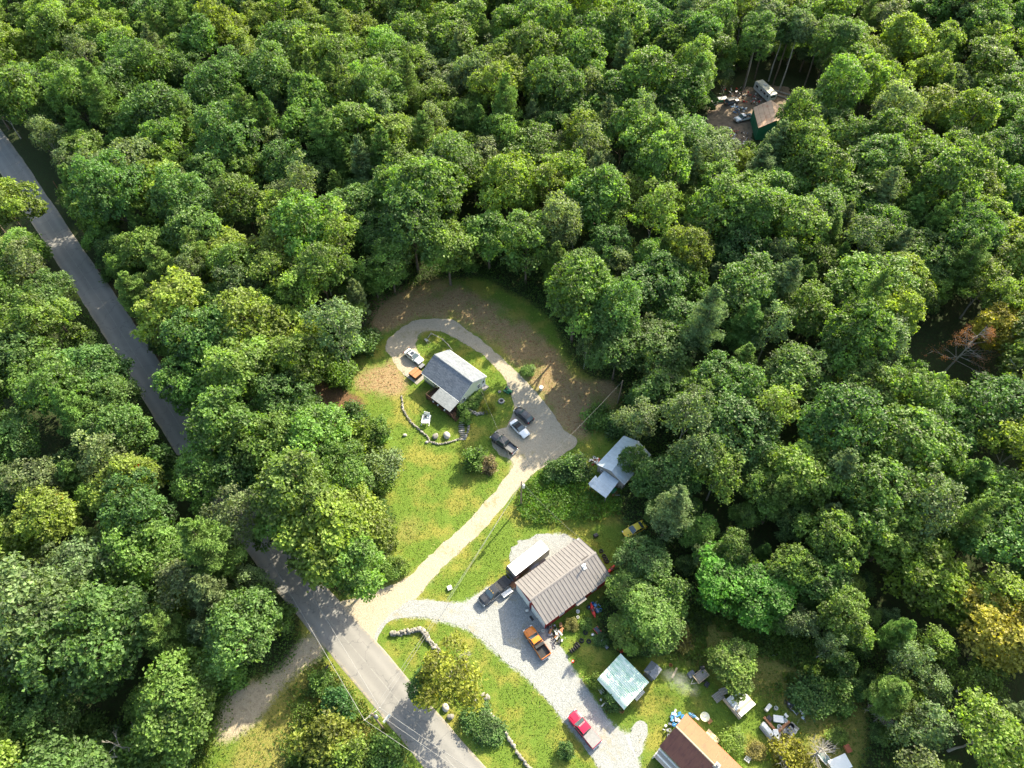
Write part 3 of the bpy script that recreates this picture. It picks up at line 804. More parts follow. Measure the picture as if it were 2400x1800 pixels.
# pale yellow house with blue-grey shingles
def house():
    H = empty('house', (-12.13, 88.88, 0), .8506, 'small pale yellow house with blue-grey shingle roof and covered porch', 'house')
    w, l, he, hr = 8.29, 11.01, 3.0, 5.25; x, y = w / 2, l / 2
    gable_walls(H, w - .7, l - .5, he, hr, x, M['siding'])
    MB().box((0, 0, .22), (w - .62, l - .42, .44)).build('foundation', M['found'], H)
    rf = MB().slab([(0, -y, hr), (0, y, hr), (-x, y, he), (-x, -y, he)], .1).build('roof', M['shingle'], H)
    MB().slab([(0.004, y, hr), (0.004, -y, hr), (x, -y, he), (x, y, he)], .1).build('roof_slope', M['shingle'], rf)
    MB().slab([(-.16, -y, hr - .03), (0, -y, hr + .04), (0, y, hr + .04), (-.16, y, hr - .03)], .03).slab([(0, -y, hr + .04), (.16, -y, hr - .03), (.16, y, hr - .03), (0, y, hr + .04)], .03).build('ridge_cap', M['shingle'], rf)
    for sy in (-1, 1):
        f = MB()
        for sx in (-1, 1): f.slab([(0, sy * (y + .012), hr - .105), (sx * x, sy * (y + .012), he - .105), (sx * x, sy * (y - .05), he - .105), (0, sy * (y - .05), hr - .105)], .16)
        f.build('fascia', M['white'], rf)
    for sx in (-1, 1): MB().box((sx * (x + .05), 0, he - .1), (.1, l - .1, .12)).build('gutter', M['white'], rf)
    wx, wy = (w - .7) / 2, (l - .5) / 2
    for cx in (1.9, -2.7): window(H, (cx, -wy, 1.75), .85, 1.15, 'x', -1)
    for cy in (4.1, 2.25): window(H, (-wx, cy, 1.85), .8, .95, 'y', -1)
    for cy in (3.5, 0., -3.2): window(H, (wx, cy, 1.8), .85, 1.1, 'y', 1)
    for sx in (-1, 1):
        for sy in (-1, 1): MB().box((sx * wx, sy * wy, 1.55), (.12, .12, 2.2)).build('corner_trim', M['white'], H)
    d = MB().box((-wx - .03, .55, 2.05), (.06, .95, 2.05)).build('door', M['brownwood'], H)
    MB().cyl((-wx - .1, .25, 1.95), (-wx - .16, .25, 1.95), .04, n=8).build('handle', M['chrome'], d)
    d = MB().box((wx - .6, -wy - .03, 1.45), (.9, .06, 2.0)).build('door', M['white'], H)
    MB().box((wx - .6, -wy - .07, 1.9), (.5, .03, .7)).build('pane', M['glass'], d)
    MB().box((wx - .6, -wy - .5, .2), (1.4, .9, .4)).build('doorstep', M['found'], H)
    # porch: deck, posts, rails, roof, stairs
    px0, px1, py0, py1, dz = -7.0, -wx - .02, -5.5, 1.55, 1.0
    dk = empty('porch', (0, 0, 0)); dk.parent = H
    for k in range(20):
        yy = py0 + .18 + k * (py1 - py0 - .36) / 19
        MB().box(((px0 + px1) / 2, yy, dz - .02), (px1 - px0, .33, .045)).build('deck_board', M['darkwood'], dk)
    MB().box((px0 + .05, (py0 + py1) / 2, dz - .18), (.08, py1 - py0, .26)).box(((px0 + px1) / 2, py0 + .04, dz - .18), (px1 - px0 - .2, .08, .26)).box(((px0 + px1) / 2, py1 - .04, dz - .18), (px1 - px0 - .2, .08, .26)).build('rim_joist', M['darkwood'], dk)
    for yy in (py0 + .1, -2.9, -.35, py1 - .1):
        MB().box((px0 + .12, yy, 1.2 if yy < .5 else .98), (.13, .13, 2.4 if yy < .5 else 1.95)).build('post', M['darkwood'], dk)
    def rail(a, b):
        a, b = Vector(a), Vector(b); dd = b - a; n = max(2, int(dd.length / .16)); r = MB()
        ang = math.atan2(dd.y, dd.x); mid = (a + b) / 2
        r.box(mid + Vector((0, 0, .95)), (dd.length, .1, .06), rz=ang).box(mid + Vector((0, 0, .15)), (dd.length, .06, .06), rz=ang)
        for k in range(1, n): r.box(a.lerp(b, k / n) + Vector((0, 0, .55)), (.04, .04, .76))
        r.build('railing', M['darkwood'], dk)
    rail((px0 + .12, py0 + 1.2, dz), (px0 + .12, py1, dz)); rail((px0 + .12, py1 - .06, dz), (px1, py1 - .06, dz)); rail((px0 + 1.5, py0 + .06, dz), (px1, py0 + .06, dz))
    MB().slab([(-3.85, -5.55, 3.02), (-3.85, -.2, 3.02), (-7.05, -.2, 2.42), (-7.05, -5.6, 2.42)], .1).build('porch_roof', M['shingle2'], H)
    for k in range(5):
        MB().box((px0 + .75, py0 - .16 - k * .28, dz - .19 * (k + 1)), (1.25, .3, .05)).build('step', M['brownwood'], dk)
    for sx in (.08, 1.42):
        MB().slab([(px0 + sx, py0, dz), (px0 + sx + .05, py0, dz), (px0 + sx + .05, py0 - 1.55, .05), (px0 + sx, py0 - 1.55, .05)], .2).box((px0 + sx, py0 - .72, dz + .42), (.07, 1.75, .07), rx=.6).box((px0 + sx, py0 - 1.42, .5), (.09, .09, 1.0)).build('stair_rail', M['darkwood'], dk)
    for k, yy in enumerate((-.9, -2.2, -4.1)):
        b = MB().cyl((px0 - .12, yy, 1.55), (px0 - .12, yy, 1.78), .13, .19, 10).build('flower_basket', M['offwhite'], dk)
    MB().tube([(1.2, -y + .1, 4.55), (1.2, -y - .25, 4.75)], .04).build('service_mast', M['greymetal'], H)
    return H
house()

def seam_roof(parent, w, l, he, hr, n, mat, seam, rib=.05, part='roof_panel', ridge=True, th=.05):
    x, y = w / 2, l / 2; rf = empty('roof'); rf.parent = parent
    for sx in (-1, 1):
        for k in range(n):
            y0, y1 = -y + l * k / n, -y + l * (k + 1) / n
            p = MB().slab([(0, y0 + .005, hr), (0, y1 - .005, hr), (sx * x, y1 - .005, he), (sx * x, y0 + .005, he)], th).build(part, mat, rf)
        for k in range(n + 1):
            yy = min(max(-y + l * k / n, -y + .03), y - .03)
            MB().slab([(0, yy - rib / 2, hr + .045), (0, yy + rib / 2, hr + .045), (sx * x, yy + rib / 2, he + .045), (sx * x, yy - rib / 2, he + .045)], .05).build('seam', seam, rf)
    if ridge:
        MB().slab([(-.22, -y - .02, hr - .005), (0, -y - .02, hr + .085), (0, y + .02, hr + .085), (-.22, y + .02, hr - .005)], .03).slab([(0, -y - .02, hr + .085), (.22, -y - .02, hr - .005), (.22, y + .02, hr - .005), (0, y + .02, hr + .085)], .03).build('ridge_cap', mat, rf)
    return rf

def barn():
    B = empty('barn', (8.81, 44.84, 0), -.9451, 'red barn garage with brown standing-seam metal roof and white doors', 'barn')
    w, l, he, hr = 8.91, 14.27, 2.9, 4.65
    ww, wl = w - .5, l - .4
    gable_walls(B, ww, wl, he, hr, w / 2, M['redwall'])
    seam_roof(B, w, l, he, hr, 21, M['brownroof'], M['seam'])
    fy = -wl / 2
    for cx in (-2.2, 2.2):
        d = MB().box((cx, fy - .03, 1.22), (3.5, .06, 2.44)).build('garage_door', M['white'], B)
        for k in range(4):
            MB().box((cx, fy - .075, .32 + k * .6), (3.3, .03, .54)).build('door_panel', M['white'], d)
        MB().box((cx, fy - .12, .32), (.25, .05, .06)).build('handle', M['greymetal'], d)
        MB().box((cx - 1.81, fy - .04, 1.27), (.12, .08, 2.54)).box((cx + 1.81, fy - .04, 1.27), (.12, .08, 2.54)).box((cx, fy - .04, 2.5), (3.5, .08, .12)).build('door_trim', M['white'], d)
    for cy in (-3.5, 3.6): window(B, (ww / 2, cy, 1.65), .95, .95, 'y', 1, .13)
    d = MB().box((ww / 2 + .03, .25, 1.05), (.06, .95, 2.1)).build('door', M['white'], B)
    MB().box((ww / 2 + .05, -.27, 1.08), (.1, .1, 2.2)).box((ww / 2 + .05, .77, 1.08), (.1, .1, 2.2)).box((ww / 2 + .05, .25, 2.2), (.1, 1.14, .1)).build('door_trim', M['white'], d)
    MB().cyl((ww / 2 + .09, .6, 1.0), (ww / 2 + .15, .6, 1.0), .04, n=8).build('handle', M['chrome'], d)
    MB().slab([(ww / 2, -.7, 2.52), (ww / 2, 1.3, 2.52), (ww / 2 + .75, 1.3, 2.36), (ww / 2 + .75, -.7, 2.36)], .06).build('door_hood', M['brownroof'], B)
    for sx in (-1, 1): MB().box((sx * (ww / 2 - .02), fy - .01, 1.25), (.14, .14, 2.4)).build('corner_trim', M['redwall'], B)
    v = MB().cyl((.75, 3.9, 4.1), (.75, 3.9, 5.35), .11, n=12).build('chimney_pipe', M['chrome'], B)
    MB().cyl((.75, 3.9, 5.4), (.75, 3.9, 5.56), .24, .05, 12).build('cap', M['white'], v)
    MB().slab([(.3, 3.6, 4.65), (.3, 4.2, 4.65), (1.2, 4.2, 4.3), (1.2, 3.6, 4.3)], .03).build('flashing', M['white'], v)
    MB().slab([(-.25, 4.3, 4.64), (-.25, 5.6, 4.64), (-.5, 5.6, 4.56), (-.5, 4.3, 4.56)], .03).build('roof_vent', M['seam'], B)
    MB().box((-w / 2 + .25, wl / 2 - .3, 2.95), (.2, .2, .25)).build('floodlight', M['white'], B)
    MB().box((0, fy - .12, 3.6), (.2, .2, .16)).build('floodlight', M['white'], B)
barn()

def corrugated(a, b, c, d, n, amp=.03, th=.012):
    """corrugated sheet: edge a->b crosses the ribs, a->d runs along them"""
    a, b, c, d = map(Vector, (a, b, c, d)); m = MB(); nrm = (b - a).cross(d - a).normalized()
    if nrm.z < 0: nrm = -nrm
    top, bot = [], []
    k = n * 4
    for i in range(k + 1):
        t = i / k; h = (0, 1, 1, 0)[i % 4] * amp
        top.append((a.lerp(b, t) + nrm * h, d.lerp(c, t) + nrm * h))
    vs = [p for q in top for p in q] + [p - nrm * th for q in top for p in q]; o = 2 * (k + 1)
    fs = [(2 * i, 2 * i + 2, 2 * i + 3, 2 * i + 1) for i in range(k)] + [(o + 2 * i, o + 2 * i + 1, o + 2 * i + 3, o + 2 * i + 2) for i in range(k)]
    fs += [(2 * i, 2 * i + 2, o + 2 * i + 2, o + 2 * i) for i in range(k)] + [(2 * i + 1, o + 2 * i + 1, o + 2 * i + 3, 2 * i + 3) for i in range(k)]
    fs += [(0, 1, o + 1, o), (2 * k, o + 2 * k, o + 2 * k + 1, 2 * k + 1)]
    return m.add(vs, fs)

def shed():
    yaw = -.7297; S_ = empty('shed', (21.58, 68.73, 0), yaw, 'grey board shed with pale blue galvanised metal roof by the trees', 'shed')
    w, l, he, hr = 6.57, 8.77, 2.6, 4.06; x, y = w / 2, l / 2
    gable_walls(S_, w - .6, l - .5, he, hr, x, M['greywood'])
    rf = empty('roof'); rf.parent = S_
    for sx in (-1, 1):
        for k in range(9):
            y0, y1 = -y + l * k / 9, -y + l * (k + 1) / 9
            corrugated((0, y0, hr), (0, y1 - .01, hr), (sx * x, y1 - .01, he), (sx * x, y0, he), 3, .028).build('roof_sheet', M['blueroof'], rf)
    MB().slab([(-.25, -y, hr - .02), (0, -y, hr + .08), (0, y, hr + .08), (-.25, y, hr - .02)], .02).slab([(0, -y, hr + .08), (.25, -y, hr - .02), (.25, y, hr - .02), (0, y, hr + .08)], .02).build('ridge_cap', M['blueroof'], rf)
    fy = -(l - .5) / 2
    for k in range(12):
        xx = -2.85 + k * .5; hb = hr - (hr - he) * abs(xx) / x - .25
        MB().box((xx, fy - .02, hb / 2), (.44, .03, hb)).build('board', M['greywood'], S_)
    window(S_, (-1.9, fy - .04, 1.5), .8, .8, 'x', -1)
    d = MB().box((.2, fy - .05, 1.0), (1.0, .05, 2.0)).build('door', M['darkwood'], S_)
    MB().cyl((.55, fy - .08, 1.), (.55, fy - .14, 1.), .04, n=8).build('handle', M['greymetal'], d)
    for sy in (-1, 1):
        MB().slab([(0, sy * (y + .01), hr - .06), (-x, sy * (y + .01), he - .06), (-x, sy * (y - .04), he - .06), (0, sy * (y - .04), hr - .06)], .15).slab([(0, sy * (y + .01), hr - .06), (x, sy * (y + .01), he - .06), (x, sy * (y - .04), he - .06), (0, sy * (y - .04), hr - .06)], .15).build('fascia', M['greywood'], rf)
    # lean-to in front
    c, s = math.cos(yaw), math.sin(yaw)
    def loc(px, py, z):
        g = G(px, py, z); dx, dy = g.x - 21.58, g.y - 68.73; return Vector((dx * c + dy * s, -dx * s + dy * c, z))
    A, B_, C_, D_ = loc(1416.5, 1103, 2.45), loc(1451, 1127.7, 2.45), loc(1420, 1167.5, 2.0), loc(1378, 1136, 2.0)
    lt = empty('lean_to'); lt.parent = S_
    D_ = D_.lerp(C_, .1)
    for k in range(4): corrugated(A.lerp(B_, k / 4), A.lerp(B_, (k + 1) / 4 - .003), D_.lerp(C_, (k + 1) / 4 - .003), D_.lerp(C_, k / 4), 4, .04).build('roof_sheet', M['blueroof'], lt)
    E_, F_ = loc(1396, 1114, 2.25), loc(1413, 1124, 2.3)
    corrugated(E_, A.lerp(D_, .48) + Vector((.02, 0, -.06)), D_ + Vector((.02, 0, -.06)), loc(1379, 1133, 1.95), 4, .04).build('roof_sheet', M['blueroof'], lt)
    for p in (A, B_, C_, D_):
        q = p + (A.lerp(C_, .5) - p) * .06; MB().box((q.x, q.y, (q.z - .12) / 2), (.12, .12, q.z - .12)).build('post', M['greywood'], lt)
    b = MB()
    for t in (.05, .5, .95): 
        p, q = A.lerp(B_, t), D_.lerp(C_, t); b.tube([p - Vector((0, 0, .1)), q - Vector((0, 0, .1))], .05, 4)
    b.build('rafters', M['greywood'], lt)
shed()

def green_shed():
    a, b, c, d = G(1454.8, 1531.4, 2.9), G(1521.5, 1599, 2.9), G(1468.4, 1656.8, 2.75), G(1405, 1585.6, 2.75)
    o = (a + b + c + d) / 4; o.z = 0
    yaw = math.atan2((b - a).y, (b - a).x)
    T = empty('open_shed', o, yaw, 'open shed with pale green corrugated roof beside the grey gravel drive', 'shed')
    inv = Matrix.Rotation(-yaw, 4, 'Z') @ Matrix.Translation(-o); a, b, c, d = [inv @ p for p in (a, b, c, d)]
    # corrugations run from the upper right edge down to the lower left edge; the lower left lip bends down steeply
    n = 6; a2, b2 = a + Vector((0, 0, .05)), b + Vector((0, 0, .05))
    # ribs run along a->b ; cross edge is a->d
    for k in range(n):
        t0, t1 = k / n, (k + 1) / n - .004
        corrugated(a.lerp(d, t0), a.lerp(d, t1), b.lerp(c, t1), b.lerp(c, t0), 3, .085).build('roof_sheet', M['greenroof'], T)
    out = (d - a).normalized()
    dl, cl = d + out * .45 - Vector((0, 0, .6)), c + out * .45 - Vector((0, 0, .6))
    corrugated(d + out * .01, dl, cl, c + out * .01, 3, .03).build('roof_lip', M['greenroof'], T)
    for p in (a, b, c, d, a.lerp(b, .5), d.lerp(c, .5)):
        q = p + (o * 0 - Vector((p.x, p.y, 0))) * .07; MB().box((q.x, q.y, (p.z - .1) / 2), (.14, .14, p.z - .1)).build('post', M['greywood'], T)
    mid = lambda p, q, z0, z1, m: MB().slab([(p.x, p.y, z1), (q.x, q.y, z1), (q.x, q.y, z0), (p.x, p.y, z0)], .05)
    ins = lambda p: p + (Vector((0, 0, p.z)) - p) * .1
    MB().add([(*ins(a).xy, 0), (*ins(b).xy, 0), (*ins(b).xy, 2.5), (*ins(a).xy, 2.5)], [(0, 1, 2, 3)]).add([(ins(a).x, ins(a).y - .05, 0), (ins(b).x, ins(b).y - .05, 0), (ins(b).x, ins(b).y - .05, 2.5), (ins(a).x, ins(a).y - .05, 2.5)], [(3, 2, 1, 0)]).build('back_wall', M['greywood'], T)
    r = random.Random(4)
    for k in range(7):
        MB().box((r.uniform(-1.8, 1.8), r.uniform(-1.6, 1.4), .35), (.9, .5, .7), rz=r.uniform(0, 3)).build('firewood_stack', M['brownwood'], T)
green_shed()

def rust_house():
    yaw = .7668; R0 = empty('rusty_house', (24.63, 21.18, 0), yaw, 'house with orange rusty metal roof at the bottom of the yard', 'house')
    w, he, hr, l = 6.6, 2.9, 5.3, 13.5; x = w / 2
    g = empty('walls'); g.parent = R0; g.location = (0, -l / 2, 0); g.name = 'body'
    gable_walls(g, w - .5, l - .4, he, hr, x, M['offwhite'])
    rf = empty('roof'); rf.parent = R0
    n = 12
    for sx, m in ((-1, M['rustdark']), (1, M['rustbright'])):
        for k in range(n):
            y0, y1 = -l * k / n, -l * (k + 1) / n + .012
            MB().slab([(0, y0, hr), (0, y1, hr), (sx * x, y1, he), (sx * x, y0, he)], .05).build('roof_sheet', m, rf)
    MB().slab([(-.12, 0, hr), (.0, 0, hr + .07), (.0, -l, hr + .07), (-.12, -l, hr)], .03).slab([(0, 0, hr + .07), (.12, 0, hr), (.12, -l, hr), (0, -l, hr + .07)], .03).build('ridge_cap', M['palewood'], rf)
    ch = MB().box((.05, -7.4, 5.5), (.75, .75, 1.3)).build('chimney', M['concrete'], rf)
    MB().cyl((.05, -7.4, 6.15), (.05, -7.4, 6.4), .2, n=10).build('flue', M['greymetal'], ch)
    # low weathered side roof on the left
    le = empty('side_porch'); le.parent = R0
    for k in range(6):
        MB().slab([(-x - .05 - k * .24, -.2, 2.3 - k * .07), (-x - .05 - k * .24, -10, 2.3 - k * .07), (-x - .27 - k * .24, -10, 2.24 - k * .07), (-x - .27 - k * .24, -.2, 2.24 - k * .07)], .04).build('roof_board', M['greywood'] if k % 3 else M['offwhite'], le)
    for k in range(4): MB().box((-x - 1.35, -.4 - k * 3, .9), (.12, .12, 1.8)).build('post', M['offwhite'], le)
    MB().box((-x - .75, -.3, 1.1), (1.3, .05, 2.1)).build('end_wall', M['offwhite'], le)
    window(R0, (x - .26, -3., 1.6), .9, 1.1, 'y', 1); window(R0, (x - .26, -8., 1.6), .9, 1.1, 'y', 1)
    # back steps and boardwalk
    for k in range(9): MB().box((x + .5 + (k % 3) * .42, -4.2 - (k // 3) * .75, .28), (.36, .7, .08), rz=.05 * (k % 2)).build('deck_board', M['palewood'], R0)
rust_house()

def far_building():
    T = empty('green_walled_building', (73.0, 178.4, 0), -.0442, 'tall green-walled building with tan panel roof among the trees', 'building')
    w, l, he, hr = 8.6, 9.8, 3.9, 6.5; x, y = w / 2, l / 2
    gable_walls(T, w - .3, l - .3, he, hr, x, M['greenwall'])
    rf = empty('roof'); rf.parent = T
    for sx in (-1, 1):
        for i in range(4):
            for k in range(5):
                f0, f1 = i / 4 + .006, (i + 1) / 4 - .006; y0, y1 = -y + l * k / 5 + .03, -y + l * (k + 1) / 5 - .03
                P = lambda f, yy: (sx * x * f, yy, hr - (hr - he) * f)
                MB().slab([P(f0, y0), P(f0, y1), P(f1, y1), P(f1, y0)], .05).build('roof_panel', M['tanroof'], rf)
    MB().slab([(0, -y, hr - .045), (0, y, hr - .045), (-x, y, he - .045), (-x, -y, he - .045)], .04).slab([(0, -y, hr - .045), (0, y, hr - .045), (x, y, he - .045), (x, -y, he - .045)], .04).build('roof_deck', plain('red_brown_deck', (.3, .11, .06), .8), rf)
    for k in range(4): MB().box((-w / 2 + .13, -3.6 + k * 2.4, 1.9), (.06, .09, 3.6)).build('wall_batten', M['greenp'], T)
far_building()
# ------------------------------------------------------------------ vehicles (built along +X = front)
def paint(name, c, rough=.28, coat=.6, metal=.0):
    if name in MATS: return MATS[name]
    t = NT(name); nz = t.noise(1.5, 3, .5, t.obj())
    t.col(t.ramp(nz, [(.3, tuple(x * .92 for x in c)), (.7, tuple(min(.92, x * 1.06) for x in c))])); t.set(rough, metal, .5, coat); t.b.inputs['Coat Roughness'].default_value = .12
    MATS[name] = t.m; return t.m
def ring(x, hw, zb, zt, crown=.03, tuck=.93):
    """cross-section of a car body at station x"""
    zm = zb + (zt - zb) * .55
    return [(x, -hw * tuck, zb), (x, -hw, zb + .12), (x, -hw, zm), (x, -hw * .97, zt - .06), (x, -hw * .88, zt), (x, 0, zt + crown), (x, hw * .88, zt), (x, hw * .97, zt - .06), (x, hw, zm), (x, hw, zb + .12), (x, hw * tuck, zb)]
def wheel(parent, x, y, r=.35, wd=.24):
    w = link('wheel', WHEEL['tyre'], parent, (x, y, r), None, (r / .35, wd / .24, r / .35))
    link('rim', WHEEL['rim'], w)
    return w
WHEEL = {}
def _wheel():
    b = MB(); secs = []
    for y, r in ((-.12, .2), (-.12, .31), (-.09, .35), (.09, .35), (.12, .31), (.12, .2)):
        secs.append([(math.cos(2 * math.pi * k / 20) * r, y, math.sin(2 * math.pi * k / 20) * r) for k in range(20)])
    b.loft(secs, cap=False); WHEEL['tyre'] = b.mesh('wheel', M['rubber'], True)
    c = MB().cyl((0, -.1, 0), (0, .1, 0), .21, n=16)
    for k in range(5):
        a = 2 * math.pi * k / 5; c.box((math.cos(a) * .1, 0, math.sin(a) * .1), (.16, .23, .04), ry=-a)
    WHEEL['rim'] = c.mesh('rim', M['chrome'])
_wheel()
TAIL = plain('tail_light', (.5, .02, .02), .2, var=.1); LAMP = plain('headlight', (.75, .77, .78), .12, var=.05)
GLASS = M['glass']
WSCREEN = plain('windscreen', (.07, .1, .11), .06, spec=.9, var=.3)

def cabin(parent, x0, x1, x2, x3, hw, zb, zr, roof_mat, hwr=None, name='cabin', sunroof=False, panels=True):
    """greenhouse: x0 rear foot, x1 roof rear, x2 roof front, x3 windscreen foot"""
    hwr = hwr or hw * .8
    b = MB(); bot = [(x0, -hw), (x0, hw), (x3, hw), (x3, -hw)]; top = [(x1, -hwr), (x1, hwr), (x2, hwr), (x2, -hwr)]
    V = [(x, y, zb) for x, y in bot] + [(x, y, zr - .05) for x, y in top]
    b.add(V, [(0, 1, 5, 4), (1, 2, 6, 5), (2, 3, 7, 6), (3, 0, 4, 7), (4, 5, 6, 7), (3, 2, 1, 0)])
    cb = b.build(name, roof_mat, parent)
    r = MB().loft([[(x1 - .06, -hwr * .98, zr - .05), (x1 - .02, 0, zr), (x1 - .06, hwr * .98, zr - .05), (x1 - .04, hwr * .6, zr - .07), (x1 - .04, -hwr * .6, zr - .07)],
                   [((x1 + x2) / 2, -hwr, zr - .03), ((x1 + x2) / 2, 0, zr + .035), ((x1 + x2) / 2, hwr, zr - .03), ((x1 + x2) / 2, hwr * .6, zr - .07), ((x1 + x2) / 2, -hwr * .6, zr - .07)],
                   [(x2 + .06, -hwr * .98, zr - .05), (x2 + .02, 0, zr), (x2 + .06, hwr * .98, zr - .05), (x2 + .04, hwr * .6, zr - .07), (x2 + .04, -hwr * .6, zr - .07)]])
    r.build('roof', roof_mat, cb, smooth=True)
    def pane(nm, P, off, m=GLASS, shrink=.09):
        P = [Vector(p) for p in P]; c = sum(P, Vector()) / 4; n = (P[1] - P[0]).cross(P[3] - P[0]).normalized()
        if n.dot(c - Vector(((x0 + x3) / 2, 0, (zb + zr) / 2))) < 0: n = -n
        q = [p.lerp(c, shrink) + n * off for p in P]; q2 = [p - n * .02 for p in q]
        MB().add(q + q2, [(0, 1, 2, 3), (7, 6, 5, 4), (0, 4, 5, 1), (1, 5, 6, 2), (2, 6, 7, 3), (3, 7, 4, 0)]).build(nm, m, cb)
    v = [Vector(p) for p in V]
    pane('windscreen', (v[3], v[2], v[6], v[7]), .015, WSCREEN, .07); pane('rear_window', (v[0], v[1], v[5], v[4]), .015, WSCREEN, .1)
    for s in (0, 1):
        a, d, e, f = (v[0], v[3], v[7], v[4]) if s == 0 else (v[1], v[2], v[6], v[5])
        mb, mt = a.lerp(d, .48), f.lerp(e, .46)
        pane('side_window', (a, mb, mt, f), .012); pane('side_window', (mb, d, e, mt), .012)
    if sunroof: MB().box(((x1 + x2) / 2 + .15, 0, zr + .035), (.75, hwr * 1.25, .03)).build('sunroof', GLASS, cb)
    return cb

def mirrors(parent, x, hw, z, m):
    for s in (-1, 1): MB().box((x, s * (hw + .12), z), (.14, .22, .16)).build('mirror', m, parent, bevel=.03)
def lights(parent, xf, xr, hw, zf, zr):
    for s in (-1, 1):
        MB().box((xf, s * hw * .74, zf), (.14, .36, .15)).build('headlight', LAMP, parent, bevel=.03)
        MB().box((xr, s * hw * .86, zr), (.08, .2, .26)).build('tail_light', TAIL, parent, bevel=.02)
def place_vehicle(name, front, rear, z, label, cat, group=None, flip=False):
    a, b = G(*front, z), G(*rear, z); d = a - b; c = (a + b) / 2
    return empty(name, (c.x, c.y, 0.03), math.atan2(d.y, d.x), label, cat, group), d.length

def car(name, front, rear, L, Wd, body, label, kind='sedan', roof=None, sunroof=False, z=.7):
    V, _ = place_vehicle(name, front, rear, z, label, 'car')
    h, hw = L / 2, Wd / 2
    zt = {'sedan': .92, 'suv': 1.08, 'coupe': .92, 'hatch': 1.0}[kind]; zr = {'sedan': 1.46, 'suv': 1.72, 'coupe': 1.38, 'hatch': 1.55}[kind]
    zg = .2 if kind != 'suv' else .28
    ends = [(-h, .82, zg + .18, zt - .2), (-h + .12, .94, zg + .06, zt - .06), (-h + .5, 1., zg, zt), (-h * .2, 1., zg, zt), (h * .3, 1., zg, zt - .01), (h * .55, .99, zg, zt - .06), (h - .45, .95, zg, zt - .14), (h - .12, .86, zg + .06, zt - .24), (h, .7, zg + .18, zt - .34)]
    b = MB().loft([ring(x, hw * k, a, c) for x, k, a, c in ends]).build('body', body, V, smooth=True)
    rm = roof or body
    if kind == 'sedan': cabin(V, -h + .55, -h + 1.35, h * .02, h * .42, hw * .93, zt - .02, zr, rm, hw * .74, sunroof=sunroof)
    elif kind == 'coupe': cabin(V, -h + .75, -h + 1.5, -.05, h * .36, hw * .92, zt - .02, zr, rm, hw * .72)
    elif kind == 'hatch': cabin(V, -h + .12, -h + .75, h * .1, h * .46, hw * .94, zt - .02, zr, rm, hw * .78, sunroof=sunroof)
    else: cabin(V, -h + .14, -h + .6, h * .12, h * .46, hw * .94, zt - .02, zr, rm, hw * .79, sunroof=sunroof)
    for sx in (-.31, .3):
        for s in (-1, 1): wheel(V, sx * L, s * (hw - .1), .34 if kind != 'suv' else .37)
    mirrors(V, h * .3, hw, zt + .08, body); lights(V, h - .14, -h + .05, hw, zt - .3, zt - .15)
    MB().box((h - .02, 0, zg + .28), (.08, Wd * .5, .16)).build('grille', M['black'], V); MB().box((-h - .0, 0, zg + .42), (.05, .5, .14)).build('number_plate', M['offwhite'], V)
    for s in (-1, 1):
        for xx in (h * .06, -h * .34): MB().box((xx, s * hw * 1.0, zt - .14), (.16, .04, .03)).build('door_handle', M['black'], V)
    return V

